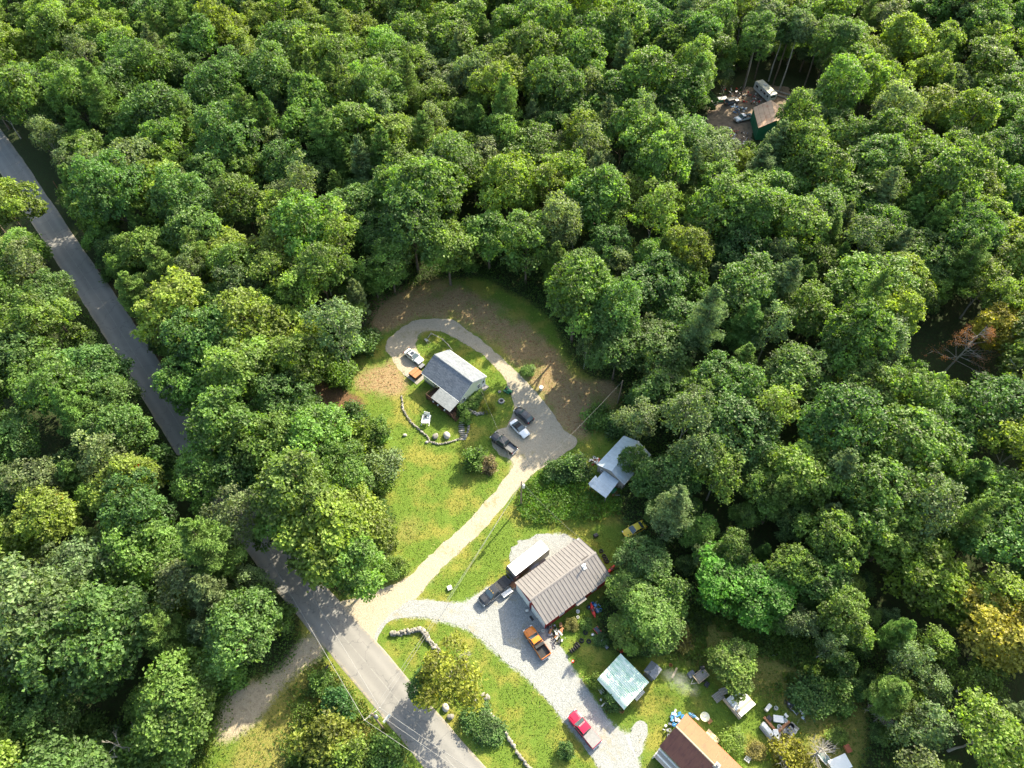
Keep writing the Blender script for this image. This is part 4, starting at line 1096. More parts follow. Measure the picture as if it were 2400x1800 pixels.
def pickup(name, front, rear, L, Wd, body, label, cab='crew', tonneau=None, bedmat=None, roof=None, z=.8, steps=False, rack=False, fender=None, roofbars=0):
    V, _ = place_vehicle(name, front, rear, z, label, 'pickup truck')
    h, hw = L / 2, Wd / 2; zt, zr, zg = 1.13, 1.86, .42
    cl = {'crew': 2.15, 'ext': 1.75, 'reg': 1.3}[cab]
    hood = 1.45 * L / 5.8; cf = h - hood; cr = cf - cl           # cab front and rear feet
    b = MB().loft([ring(x, hw * k, a, c) for x, k, a, c in ((cr - .02, 1., zg, zt), (cf - .1, 1., zg, zt), (cf + .4, .99, zg, zt + .01), (h - .5, .97, zg, zt - .05), (h - .12, .92, zg, zt - .14), (h, .82, zg + .1, zt - .3))]).build('body', body, V, smooth=True)
    MB().box((cf + hood * .45, 0, zt + .03), (hood * .7, Wd * .5, .05)).build('hood_scoop', body, b, bevel=.02)
    cabin(V, cr + .02, cr + .18, cf - .78, cf - .02, hw * .94, zt - .02, zr, roof or body, hw * .78)
    # bed
    bd = empty('bed'); bd.parent = V; br, bf = -h, cr - .06; bl = bf - br; bc = (bf + br) / 2; bz = .68
    MB().box((bc, 0, bz), (bl, Wd - .2, .06)).build('bed_floor', bedmat or M['black'], bd)
    for k in range(7): MB().box((bc, -.6 + k * .2, bz + .04), (bl - .1, .08, .03)).build('bed_rib', bedmat or M['black'], bd)
    for s in (-1, 1):
        MB().loft([[(xx, s * hw * .93, zg), (xx, s * hw, zg + .14), (xx, s * hw, zt - .08), (xx, s * hw * .96, zt), (xx, s * (hw - .14), zt), (xx, s * (hw - .14), bz)] for xx in (br + .02, br + .2, bf)]).build('bed_side', body, bd, smooth=True)
        MB().box((bc, s * (hw - .1), zt + .02), (bl, .1, .03)).build('bed_rail_cap', M['black'], bd)
    MB().box((br + .05, 0, (zt + bz) / 2 - .04), (.08, Wd - .12, zt - bz + .18)).build('tailgate', body, bd, bevel=.02)
    MB().box((bf - .03, 0, (zt + bz) / 2), (.06, Wd - .12, zt - bz + .06)).build('bulkhead', body, bd)
    if tonneau: 
        for k in range(3 if tonneau[1] else 1):
            n = 3 if tonneau[1] else 1; MB().box((br + .05 + bl * (k + .5) / n, 0, zt + .06), (bl / n - .03, Wd - .12, .05)).build('tonneau_cover', tonneau[0], bd, bevel=.015)
    if rack: MB().box((bf - .3, 0, zt + .12), (.5, Wd - .3, .25)).build('tool_box', M['black'], bd, bevel=.03)
    for sx in (cf + .42 - h * 0, br + bl * .42):
        for s in (-1, 1): wheel(V, sx, s * (hw - .12), .41, .27)
    for s in (-1, 1):
        for sx in (cf + .42, br + bl * .42):
            a = MB(); a.loft([[(sx + math.cos(t) * q, s * (hw - .05), .42 + math.sin(t) * q) for t in [math.pi * k / 8 for k in range(9)]] + [] for q in (.47, .54)], cap=False)
            a.loft([[(sx + math.cos(t) * .54, s * yy, .42 + math.sin(t) * .54) for t in [math.pi * k / 8 for k in range(9)]] for yy in (hw - .05, hw + .035)], cap=False)
            a.build('wheel_arch', fender or body, V)
        MB().box(((cr + cf) / 2, s * (hw - .02), .42), (cl, .16, .06)).build('side_step', fender or M['black'], V)
    mirrors(V, cf - .35, hw + .06, zt + .12, M['black']); lights(V, h - .08, br + .02, hw, zt - .28, zt - .2)
    MB().box((h + .03, 0, zg + .18), (.2, Wd * .94, .22)).build('front_bumper', fender or M['chrome'], V, bevel=.05)
    MB().box((h - .02, 0, zg + .42), (.1, Wd * .52, .26)).build('grille', M['black'], V)
    MB().box((-h - .08, 0, zg + .1), (.18, Wd * .92, .18)).build('rear_bumper', fender or M['chrome'], V, bevel=.04)
    for k in range(roofbars): MB().box((cf - .85, -.45 + k * .9 / max(1, roofbars - 1), zr + .04), (.1, .12, .05)).build('roof_light', plain('amber_lamp', (.7, .45, .1), .3) if roofbars == 3 else M['offwhite'], V)
    return V

car('white_sedan', (990, 850), (950, 820), 4.75, 1.84, paint('white_car_paint', (.74, .76, .77)), 'white sedan with dark sunroof parked by the hot tub', 'sedan', sunroof=True)
car('black_hatchback', (1209, 957), (1246, 989), 4.5, 1.84, paint('black_car_paint', (.02, .021, .024)), 'black hatchback with glass roof panel, uphill of the white convertible', 'hatch', sunroof=True)
car('white_convertible', (1236, 1022), (1200, 986), 4.7, 1.86, paint('white_car_paint', (.74, .76, .77)), 'white convertible with black soft top in the gravel lot', 'coupe', roof=plain('black_soft_top', (.018, .018, .019), .85, var=.2))
pickup('black_pickup', (1157, 1020), (1205, 1056), 5.8, 1.95, paint('black_car_paint', (.02, .021, .024)), 'black crew-cab pickup with open bed at the edge of the lawn', bedmat=plain('grey_bed_liner', (.16, .165, .17), .6))
pickup('black_trail_pickup', (1127, 1412), (1190, 1358), 6.1, 2.0, paint('black_satin_paint', (.028, .03, .034)), 'dark pickup with flared fenders hitched to the white-topped trailer', tonneau=(M['black'], True), fender=plain('pale_fender', (.55, .52, .48), .5), roofbars=3)
pickup('orange_pickup', (1237, 1474), (1280, 1538), 5.6, 1.95, paint('orange_car_paint', (.72, .2, .015)), 'orange pickup with open black bed beside the red barn', cab='ext', rack=True)
pickup('red_pickup', (1340, 1672), (1399, 1745), 5.9, 2.0, paint('red_car_paint', (.5, .012, .045)), 'bright red pickup with grey bed cover on the grey gravel drive', tonneau=(plain('grey_bed_cover', (.2, .2, .2), .7), False), roofbars=5)
pickup('white_pickup', (1722, 281), (1763, 271), 5.4, 1.9, paint('white_car_paint', (.74, .76, .77)), 'white pickup parked against the green-walled building', cab='ext')
car('grey_hatchback', (1733, 233), (1698, 242), 4.6, 1.85, paint('grey_car_paint', (.1, .11, .12), metal=.3), 'dark grey car on the dirt by the trees near the camper', 'suv')
car('yellow_car', (1466, 1252), (1508, 1229), 4.6, 1.75, paint('yellow_car_paint', (.72, .55, .05), .5, .2), 'yellow car half hidden under the branches behind the barn', 'sedan')

def cargo_trailer():
    a, b = G(1184.5, 1329, 3.0), G(1267, 1265, 3.0); c = G(1288, 1288, 3.0); e = G(1205, 1353, 3.0)
    ctr = (a + b + c + e) / 4; d = a - b; T = empty('cargo_trailer', (ctr.x, ctr.y, 0), math.atan2(d.y, d.x), 'long black enclosed cargo trailer with white roof beside the barn', 'trailer')
    L, Wd = 8.1, 2.45; h, hw = L / 2, Wd / 2; bk = paint('black_trailer_skin', (.03, .032, .04), .35, .3)
    MB().loft([[(x, -hw * k, .55), (x, hw * k, .55), (x, hw * k, zt), (x, hw * k * .96, zt + .06), (x, -hw * k * .96, zt + .06), (x, -hw * k, zt)] for x, k, zt in ((-h, 1., 2.9), (h - .35, 1., 2.9), (h - .12, .97, 2.82), (h, .88, 2.6))]).build('body', bk, T)
    MB().box((-.18, 0, 2.985), (L - .42, Wd - .14, .04)).build('roof', plain('stained_white_roof', (.78, .78, .75), .55, var=.04, scale=.8, dirt=(.6, .58, .52)), T)
    for s in (-1, 1):
        MB().box((-.1, s * (hw + .01), .62), (L - .8, .03, .12)).build('trim', M['chrome'], T)
        for sx in (-1.1, -.2): wheel(T, sx, s * (hw - .15), .34)
        f = MB(); f.loft([[(-.65 + x, s * (hw + .01), z), (-.65 + x, s * (hw + .22), z), (-.65 + x * .94, s * (hw + .22), z - .05), (-.65 + x * .94, s * (hw + .01), z - .05)] for x, z in ((-1.15, .55), (-.95, .82), (.95, .82), (1.15, .55))]); f.build('fender', M['chrome'], T)
    MB().box((h - .02, 0, .95), (.1, Wd * .9, .6)).build('stone_guard', M['greymetal'], T)
    MB().tube([(h - .3, -.9, .5), (h + 1.1, 0, .5)], .05).tube([(h - .3, .9, .5), (h + 1.1, 0, .5)], .05).cyl((h + .8, 0, .1), (h + .8, 0, .9), .05).build('tongue', M['greymetal'], T)
    d = MB().box((2.4, hw + .015, 1.6), (.85, .03, 1.9)).build('side_door', bk, T); MB().box((2.05, hw + .05, 1.5), (.06, .05, .2)).build('handle', M['chrome'], d)
    MB().box((3.3, hw + .02, 2.0), (.7, .02, .5)).build('marker_panel', M['offwhite'], T)
cargo_trailer()

def camper():
    # roof corners in the photograph, roof about 3 m up
    a, b, c = G(1771, 190, 3.0), G(1787, 186, 3.0), G(1823, 217, 3.0); e = G(1805, 222, 3.0)
    ctr = (a + b + c + e) / 4; d = e - a; T = empty('camper_trailer', (ctr.x, ctr.y, 0), math.atan2(d.y, d.x), 'old white camper trailer with stained roof by tall trunks', 'camper')
    L, Wd = 8.0, 2.4; h, hw = L / 2, Wd / 2; wh = plain('camper_white', (.55, .56, .57), .5, var=.12, scale=1.2, dirt=(.36, .35, .33))
    MB().loft([[(x, -hw, z0), (x, hw, z0), (x, hw, z1), (x, -hw, z1)] for x, z0, z1 in ((-h, .75, 2.75), (-h + .35, .5, 2.98), (h - .5, .5, 2.98), (h, 1.2, 2.85))]).build('body', wh, T)
    MB().box((-.05, 0, 3.0), (L - .6, Wd - .06, .06)).build('roof', plain('stained_camper_roof', (.6, .58, .48), .8, var=.2, scale=1.5, dirt=(.14, .13, .1)), T)
    for s in (-1, 1):
        for x, ww in ((-2.6, 1.1), (-.4, .7), (1.4, 1.0), (2.9, .8)): 
            o = MB().box((x, s * (hw + .012), 1.95), (ww, .04, .62)).build('window', M['chrome'], T); MB().box((x, s * (hw + .03), 1.95), (ww - .1, .04, .52)).build('pane', GLASS, o)
        MB().box((0, s * (hw + .008), 1.35), (L - 1., .02, .14)).build('stripe', M['greymetal'], T)
        for sx in (-.7, .25): wheel(T, sx, s * (hw - .14), .33)
    d = MB().box((.55, -hw - .02, 1.5), (.7, .05, 1.9)).build('door', wh, T); MB().box((.55, -hw - .05, 2.), (.4, .02, .5)).build('pane', GLASS, d)
    o = MB().box((h - .22, 0, 2.1), (.5, 1.7, .6)).build('window', M['chrome'], T); MB().box((h - .15, 0, 2.1), (.5, 1.5, .5)).build('pane', GLASS, o)
    MB().box((-1, .2, 3.12), (.9, .8, .24)).build('air_conditioner', wh, T, bevel=.05); MB().box((2, -.3, 3.06), (.4, .4, .1)).build('roof_vent', M['offwhite'], T)
    MB().tube([(h - .2, -.8, .55), (h + 1., 0, .5)], .05).tube([(h - .2, .8, .55), (h + 1., 0, .5)], .05).build('tongue', M['greymetal'], T)
camper()
# ------------------------------------------------------------------ stones and stone walls
def rock_mesh(seed, mat, k=1.):
    r = np.random.default_rng(seed); bm = bmesh.new(); bmesh.ops.create_icosphere(bm, subdivisions=2, radius=.5)
    o = r.uniform(0, 50, 3)
    cuts = [(rdir(r, 1)[0], r.uniform(.28, .42)) for _ in range(5)]
    for v in bm.verts:
        p = np.array(v.co)
        for n, d in cuts:
            q = p @ n
            if q > d: p = p - n * (q - d) * .85
        v.co = Vector(p) * (1 + .1 * math.sin(7 * p[0] + o[0]) * math.sin(6 * p[1] + o[1]))
    me = bpy.data.meshes.new('stone'); bm.to_mesh(me); bm.free(); me.materials.append(mat)
    for f in me.polygons: f.use_smooth = (seed % 2 == 0)
    return me
ROCKS = [rock_mesh(i, M['rock'] if i % 4 else M['lightrock']) for i in range(8)]
def stone_wall(name, pix, h, wd, size, label, seed, rows=2, cat='stone wall'):
    pts = spl(W2(pix), size * .62); r = random.Random(seed)
    root = empty(name, (*pts[0], 0), 0, label, cat); o = Vector((*pts[0], 0)); n = 0
    for lev in range(rows):
        for i, p in enumerate(pts):
            k = max(1, int(round(wd / size)))
            for j in range(k):
                if lev and r.random() < .22: continue
                if n >= 290: continue
                a = np.array(pts[min(i + 1, len(pts) - 1)]) - np.array(pts[max(i - 1, 0)]); a = a / (np.hypot(*a) + 1e-6); off = (j - (k - 1) / 2) * size * .85 * (1 - .2 * lev) + r.uniform(-.08, .08)
                q = Vector((p[0] - a[1] * off + r.uniform(-.1, .1), p[1] + a[0] * off + r.uniform(-.1, .1), 0)) - o
                s = size * r.uniform(.75, 1.35); st = link('stone', ROCKS[r.randrange(8)], root, (q.x, q.y, lev * h / rows + s * .22), None, (s * r.uniform(.9, 1.4), s, s * r.uniform(.55, .8)))
                st.rotation_euler = (r.uniform(-.3, .3), r.uniform(-.3, .3), r.uniform(0, 6.28)); n += 1
    return root
stone_wall('garden_wall', [(941, 929), (943, 945), (944.5, 957), (953, 975), (964, 991), (977, 1002), (991, 1015), (1002, 1024), (1006, 1034), (1017, 1039.5), (1037, 1040.5), (1057, 1036), (1074, 1031)], .36, .4, .3, 'low curved stone wall round the lawn in front of the porch', 1)
stone_wall('step_border', [(1092, 978), (1098, 1000), (1096, 1014), (1090, 1028)], .4, .35, .34, 'short stone edging right of the stone steps', 2)
stone_wall('garden_bed_edge', [(1094, 960), (1108, 968), (1125, 970), (1142, 966)], .4, .7, .4, 'dark stone edge of the planting bed by the yellow gable', 3)
stone_wall('corner_wall', [(918, 1486), (940, 1484), (965, 1480), (988, 1477), (1007, 1503), (1029, 1529), (1040, 1548)], .7, .8, .46, 'angled dry stone wall by the road junction', 4)
stone_wall('roadside_wall', [(1098, 1622), (1112, 1640), (1134, 1660), (1152, 1680), (1172, 1698), (1184, 1718), (1197, 1738), (1217, 1771), (1240, 1798), (1262, 1826)], .55, .6, .46, 'long dry stone wall running through the lawn beside the road', 5)
def lone_stone(name, px, py, s, label, k=0, sq=.7, mat=None):
    g = G(px, py); st = link(name, ROCKS[k % 8], None, (g.x, g.y, s * .25), k * 1.3, (s * 1.25, s, s * sq)); return tag(st, label, 'stone')
lone_stone('boulder', 1021, 1024, 1.3, 'dark grey boulder inside the low curved garden wall', 1)
lone_stone('boulder', 1047, 1023, 1.5, 'pale boulder beside yellow flowers inside the garden wall', 4)
lone_stone('stone', 949, 1021, .75, 'small pale stone alone on the sunny lawn', 0)
lone_stone('stone', 1000, 1037, .65, 'round pale stone at the outer foot of the curved wall', 8 + 4)
lone_stone('boulder', 1137, 1636, 1.5, 'round boulder on the lawn beside the roadside stone wall', 2)
lone_stone('boulder', 1044, 1660, 1.2, 'pale boulder under the yellowing roadside tree', 4)
lone_stone('boulder', 1056, 1680, 1.0, 'grey boulder next to the road below the yellowing tree', 5)
lone_stone('stone', 1171, 919, .7, 'small stone on the grass by the green tractor', 3)
def stone_steps():
    g0, g1 = G(1082, 992), G(1084, 1030); root = empty('stone_steps', (g1.x, g1.y, 0), 0, 'flight of flat stone steps between lawn and porch stairs', 'steps')
    for k in range(9):
        q = g1.lerp(g0, k / 8) - g1; s = link('step', ROCKS[k % 8], root, (q.x + math.sin(k) * .08, q.y, .06 + .02 * k), None, (1.5, .42, .22 + .03 * k)); s.rotation_euler = (0, 0, .12 * math.sin(k * 2))
stone_steps()

# ------------------------------------------------------------------ utility poles and wires
def pole(px, py, h, label, arm=None, transformer=False):
    g = G(px, py); P = empty('utility_pole', g, 0, label, 'utility pole')
    MB().cyl((0, 0, 0), (0, 0, h), .17, .11, 10).build('post', wood_mat('pole_wood', (.22, .17, .12)), P)
    if arm is not None:
        d = Vector((math.cos(arm), math.sin(arm), 0)); MB().box((0, 0, h - .35), (2.8, .1, .12), rz=arm).build('crossarm', M['greywood'], P)
        for k in (-1.3, -.5, .5, 1.3): MB().cyl(d * k + Vector((0, 0, h - .29)), d * k + Vector((0, 0, h - .05)), .06, .04, 8).build('insulator', M['offwhite'], P)
        for s in (-1, 1): MB().tube([d * s * .9 + Vector((0, 0, h - .4)), (0, 0, h - 1.2)], .025, 4).build('brace', M['greymetal'], P)
    if transformer:
        MB().cyl((.38, -.1, h - 2.2), (.38, -.1, h - 1.2), .24, n=14).cyl((.38, -.1, h - 1.2), (.38, -.1, h - 1.1), .24, .1, 14).build('transformer', M['offwhite'] if transformer == 'w' else M['greymetal'], P)
    return g, h
gA, hA = pole(899, 1709, 11.5, 'wooden utility pole with crossarm beside the paved road', arm=math.atan2(.62, .78), transformer='g')
gB, hB = pole(1221, 1184, 9.5, 'wooden utility pole with white transformer at the fern bank', transformer='w')
gC, hC = pole(1448, 945, 8.0, 'leaning-looking thin utility pole against the dark trees')
gD = G(470, 1085); hD = 10.
def wire(a, b, sag, label, r=.022, name='overhead_wire'):
    a, b = Vector(a), Vector(b); n = 14
    pts = [a.lerp(b, i / n) - Vector((0, 0, 4 * sag * (i / n) * (1 - i / n))) for i in range(n + 1)]
    m = MB().tube([p - a for p in pts], r, 4).build(name, MATS['black_wire'], None, loc=a)
    return tag(m, label, 'cable')
plain('black_wire', (.22, .22, .22), .5)
ad = Vector((.78, .62, 0))
topA = Vector((gA.x, gA.y, hA - .1)); topB = Vector((gB.x, gB.y, hB))
wire(topA + ad * 1.3, topB + Vector((.1, 0, -.3)), .7, 'right one of two wires from roadside pole to fern bank pole')
wire(topA - ad * .5, topB + Vector((-.1, 0, -1.2)), .9, 'left one of two wires from roadside pole to fern bank pole')
vp = Vector((gD.x, gD.y, hD)); dn = Vector((-1., 8., hA - .3)) + Vector((0, 0, 0))
far1 = G(520, 1150, 10.)
wire(topA + ad * 1.3, G(600, 1180, 10.5), 1.2, 'pale wire over the road, nearest the red barn side', .03)
wire(topA - ad * 1.3, G(560, 1190, 10.5), 1.2, 'pale wire over the road, nearest the dirt lot side', .03)
wire(topA + ad * 1.3, G(1150, 1835, 10.5), .4, 'right-hand wire running on to the lower edge over the road', .025)
wire(topA + ad * .5, G(1120, 1835, 10.5), .5, 'middle wire running on to the lower edge over the road', .025)
wire(topA - ad * 1.3, G(1075, 1835, 10.5), .5, 'left-hand wire running on to the lower edge over the verge', .025)
hs = Vector((-12.13 + math.cos(.8506) * 1.2 + math.sin(.8506) * 5.7, 88.88 + math.sin(.8506) * 1.2 - math.cos(.8506) * 5.7, 4.75))
wire(topB + Vector((0, .1, -.4)), hs, .9, 'service wire from fern bank pole to the yellow gable', .014)
wire(topB + Vector((.1, 0, -.4)), (8.81 - 4.4 * .586 + 7. * .81, 44.84 + 4.4 * .81 + 7. * .586, 3.3), .8, 'thin service wire from fern bank pole to the barn corner', .014)
wire((gC.x, gC.y, hC - .2), topB + Vector((.1, .1, -.5)), .8, 'thin wire between the two poles over the parking lot', .016)

# ------------------------------------------------------------------ small things
def thing(name, px, py, rz, label, cat, z=0., group=None):
    g = G(px, py, z); return empty(name, g, rz, label, cat, group)
TYRE = MB().torus((0, 0, .12), .25, .11, 'Z', 18, 8).mesh('tyre', M['rubber'], True)
def tyre(px, py, label, z=0., rx=0., rz=0., s=1.15):
    g = G(px, py, z); o = link('tyre', TYRE, None, (g.x, g.y, z if not rx else z + .36 * s), None, s); o.rotation_euler = (rx, 0, rz); return tag(o, label, 'tyre', 'old tyres in the barn yard')
tyre(1290, 1484, 'tyre with pale hub lying at the front corner of the barn')
tyre(1298, 1488, 'tyre lying in the scrap heap by the barn corner', .02)
tyre(1372, 1483, 'uppermost of the three black tyres lying in the weeds')
tyre(1363, 1502, 'left one of the two tyres lying flat on the grass')
tyre(1380, 1503.5, 'right one of the two tyres lying flat on the grass')
tyre(1352, 1511, 'tyre lying flat behind the row of upright tyres')
ra = math.atan2(G(1357, 1513).y - G(1335, 1530).y, G(1357, 1513).x - G(1335, 1530).x)
for k, w in enumerate(('first upright tyre of the row, nearest the gravel drive', 'second upright tyre of the row from the gravel drive', 'third upright tyre of the row from the gravel drive', 'fourth upright tyre of the row from the gravel drive', 'last upright tyre of the row, farthest from the drive')):
    tyre(1336 + k * 4.6, 1529 - k * 3.4, w, 0., math.pi / 2, ra + math.pi / 2)
tyre(1409, 1292, 'pale old tyre at the back corner of the barn', s=1.1)
for k, w in enumerate(('topmost', 'middle', 'lower')): tyre(1416 + k * 3, 1304 + k * 6, w + ' of three tyres in the weeds behind the barn')
def bucket(px, py, r, h, mat, label, cat='bucket', z=0., name='bucket'):
    T = thing(name, px, py, 0, label, cat, z); b = MB(); n = 14
    prof = [(r * .8, 0), (r, h), (r * .9, h), (r * .72, .05)]
    b.loft([[(math.cos(2 * math.pi * k / n) * q, math.sin(2 * math.pi * k / n) * q, zz) for k in range(n)] for q, zz in prof]); b.build('tub', mat, T)
    MB().torus((0, 0, h), r * .97, .02, 'Z', 14, 5).build('rim', mat, T); return T
bucket(1354, 1435, .32, .5, M['white'], 'white round tub on the path beside the barn')
bucket(1354, 1448, .26, .4, M['offwhite'], 'small off-white bucket below the white tub by the path')
bucket(1272, 1480, .25, .4, M['offwhite'], 'off-white bucket at the barn door corner')
bucket(1817, 1661, .32, .5, M['offwhite'], 'off-white bucket next to the white cooler by the weeds')
bucket(1838, 1690, .36, .5, M['white'], 'white tub in the scrap pile, nearest the white chair')
bucket(1825, 1705, .36, .5, M['white'], 'white tub in the middle of the scrap pile')
bucket(1571, 1560, .28, .4, M['brownc'], 'brown clay pot in the weeds near the smoke')
bucket(1456, 1667, .4, .5, M['brownc'], 'clay planter at the corner of the green-roofed shed', name='planter')
bucket(1721, 1661, .3, .4, M['offwhite'], 'pale pan on the grass by the white plank roof')
b_ = bucket(1268, 913, .45, .9, M['offwhite'], 'white-topped barrel standing in the dry grass above the lot', 'barrel', name='barrel')
MB().cyl((0, 0, .88), (0, 0, .95), .46, .42, 14).build('lid', M['white'], b_)

def box_thing(name, px, py, d, rz, mat, label, cat, z=0., lid=None, bevel=.03, lidh=.08, legs=False):
    T = thing(name, px, py, rz, label, cat, 0.); zz = z
    MB().box((0, 0, zz + d[2] / 2), d, taper=.96).build('body', mat, T, bevel=bevel)
    if lid: MB().box((0, 0, zz + d[2] + lidh / 2), (d[0] * 1.03, d[1] * 1.03, lidh)).build('lid', lid, T, bevel=bevel * .7)
    if legs:
        for sx in (-1, 1):
            for sy in (-1, 1): MB().box((sx * d[0] * .42, sy * d[1] * .42, zz / 2), (.06, .06, zz)).build('leg', M['greymetal'], T)
    return T
box_thing('well_cover', 1054, 1379, (.75, .75, .35), .4, M['concrete'], 'square white well cover alone on the lawn', 'well cover', lid=M['white'])
yb = -.9451 + math.pi / 2
tb = box_thing('white_bench', 1190, 1394, (2.0, .45, .08), yb, M['white'], 'long white bench in two boards beside the barn', 'bench', z=.55, legs=True)
MB().box((0, .42, .59), (2.0, .38, .07)).build('seat_board', M['white'], tb)
box_thing('crate', 1203, 1373, (1.1, 1.0, .7), yb, M['palewood'], 'wooden crate against the left front corner of the barn', 'crate', lid=M['brownwood'])
box_thing('tool_case', 1235, 1433, (.5, .4, .4), .2, M['greymetal'], 'small grey case in front of the barn doors', 'box', lid=M['offwhite'])
box_thing('rubber_mat', 1246, 1449, (.9, .4, .12), yb + 1.57, M['black'], 'black rubber mat by the right garage door', 'mat')
box_thing('dark_bag', 1396, 1256, (.9, .7, .45), .5, M['black'], 'black bag on the grass behind the barn', 'bag', bevel=.15)
def hull(name, px, py, L, Wd, rz, mat, label, z=.1, cat='kayak'):
    T = thing(name, px, py, rz, label, cat); secs = []
    for i in range(9):
        t = i / 8 * 2 - 1; w = Wd / 2 * (1 - abs(t) ** 2.2) + .015; up = .16 * t * t
        secs.append([(t * L / 2, w * math.cos(a), z + up + .17 + .17 * math.sin(a)) for a in [2 * math.pi * k / 10 for k in range(10)]])
    MB().loft(secs).build('hull', mat, T, smooth=True)
    MB().torus((0, 0, z + .36), .3, .035, 'Z', 14, 5).build('cockpit_rim', M['black'], T)
    MB().box((0, 0, z + .325), (.55, .4, .02)).build('seat', M['black'], T); return T
hull('kayak', 1389, 1433, 2.7, .62, -1.35, M['redp'], 'red kayak lying among scrap beside the barn door path', .35)
hull('kayak', 1433, 1335, 2.4, .6, .8, M['redp'], 'red kayak poking out behind the back corner of the barn')
bucket(1400, 1434, .3, .7, M['blue'], 'blue drum beside the red kayak', 'drum', name='drum'); bucket(1388.6, 1417, .28, .6, M['blue'], 'blue drum at the tip of the red kayak', 'drum', name='drum')
tyre(1380, 1424, 'bare wheel tyre left of the red kayak', s=1.2)
def scrap(name, px, py, label, seed, n, R, mats, hmax=.5, cat='scrap pile'):
    T = thing(name, px, py, 0, label, cat); r = random.Random(seed)
    for k in range(n):
        a, q = r.uniform(0, 6.28), R * r.random() ** .6; c = (math.cos(a) * q, math.sin(a) * q, r.uniform(.08, hmax)); m = mats[r.randrange(len(mats))]; u = r.random()
        if u < .4: MB().box(c, (r.uniform(.2, .9), r.uniform(.15, .5), r.uniform(.05, .35)), rz=r.uniform(0, 3), rx=r.uniform(-.4, .4)).build('scrap_block', m, T)
        elif u < .7: MB().cyl(c, Vector(c) + Vector((r.uniform(-.9, .9), r.uniform(-.9, .9), r.uniform(-.05, .3))), r.uniform(.03, .07), n=6).build('pipe', m, T)
        elif u < .85: MB().torus(c, .24, .07, 'Z', 12, 6).build('hoop', m, T)
        else: MB().cyl(c, Vector(c) + Vector((0, 0, .35)), .18, .2, 10).build('can', m, T)
    return T
JUNK = [M['offwhite'], M['greymetal'], M['black'], M['brownwood'], M['chrome'], M['redp'], M['concrete']]
scrap('scrap_heap', 1305, 1490, 'heap of rusty and pale scrap at the barn front corner', 1, 26, 1.4, [M['offwhite'], M['greymetal'], M['brownc'], M['black'], M['concrete']])
scrap('scrap_heap', 1300, 1470, 'strip of dark scrap and parts along the barn wall', 2, 16, 1.3, [M['black'], M['greymetal'], M['brownwood']])
scrap('scrap_heap', 1395, 1428, 'dark bits of machinery under the red kayak', 3, 14, 1.0, [M['black'], M['greymetal'], M['blue']])
scrap('scrap_heap', 1423, 1651, 'white and grey scrap at the lower side of the green-roofed shed', 4, 18, 1.2, [M['offwhite'], M['greymetal'], M['black']])
scrap('scrap_heap', 1588, 1688, 'blue and white tangle of junk at the rusty house gable', 5, 24, 1.2, [M['blue'], M['offwhite'], M['chrome'], M['blue']])
scrap('scrap_heap', 1572, 1712, 'pale boxes and poles along the end of the dark rusty roof', 6, 14, 1.0, [M['offwhite'], M['greymetal'], M['black']])
scrap('scrap_heap', 1850, 1660, 'black bags and metal in the weeds right of the cooler', 7, 12, .9, [M['black'], M['greymetal'], M['chrome']])
scrap('scrap_heap', 1873, 1675, 'grey sheets of scrap at the edge of the shrubs', 8, 10, 1.0, [M['greymetal'], M['chrome'], M['offwhite']])
scrap('scrap_heap', 1392, 1080, 'white and red junk at the corner of the galvanised shed', 9, 18, 1.1, [M['offwhite'], M['redp'], M['greymetal'], M['brownc']])
scrap('scrap_heap', 1720, 323, 'pile of white and dark rubbish in front of the white pickup', 10, 60, 4.2, JUNK + [M['offwhite'], M['white']], .6)
scrap('scrap_heap', 1730, 258, 'rubbish with a blue sheet behind the white pickup', 11, 30, 2.5, [M['blue'], M['blue'], M['offwhite'], M['white'], M['greymetal']], .8)
scrap('scrap_heap', 1742, 226, 'scattered rubbish on the dirt by the old camper', 12, 40, 4.5, JUNK + [M['offwhite'], M['black']], .5)
scrap('scrap_heap', 1712, 222, 'line of scrap and dark timber behind the dark grey car', 17, 36, 4., JUNK + [M['brownwood'], M['black']], .7)
scrap('scrap_heap', 1780, 246, 'boards and bins beside the roof of the green-walled building', 18, 26, 3., JUNK, .7)
scrap('scrap_heap', 1436, 1150, 'planks and bits under the lean-to of the galvanised shed', 13, 12, 1.2, [M['palewood'], M['brownwood'], M['greywood']])
box_thing('green_bin', 1437, 1152, (1.1, .8, .7), .8, M['greenp'], 'green plastic bin under the edge of the lean-to', 'bin', lid=M['greenp'])
box_thing('covered_pile', 1672, 243, (2.2, 1.8, .9), .3, M['offwhite'], 'white covered pile at the left edge of the dirt yard', 'tarp', bevel=.3)
box_thing('green_cart', 1692, 236, (2.6, 1.5, .8), .2, M['greenp'], 'small green cart behind the dark grey car', 'cart', lid=M['greymetal'])
box_thing('white_cooler', 1797, 1661, (1.2, .55, .5), .75, M['white'], 'white cooler on a stand at the top of the scrap yard', 'cooler', z=.4, lid=M['offwhite'], legs=True)

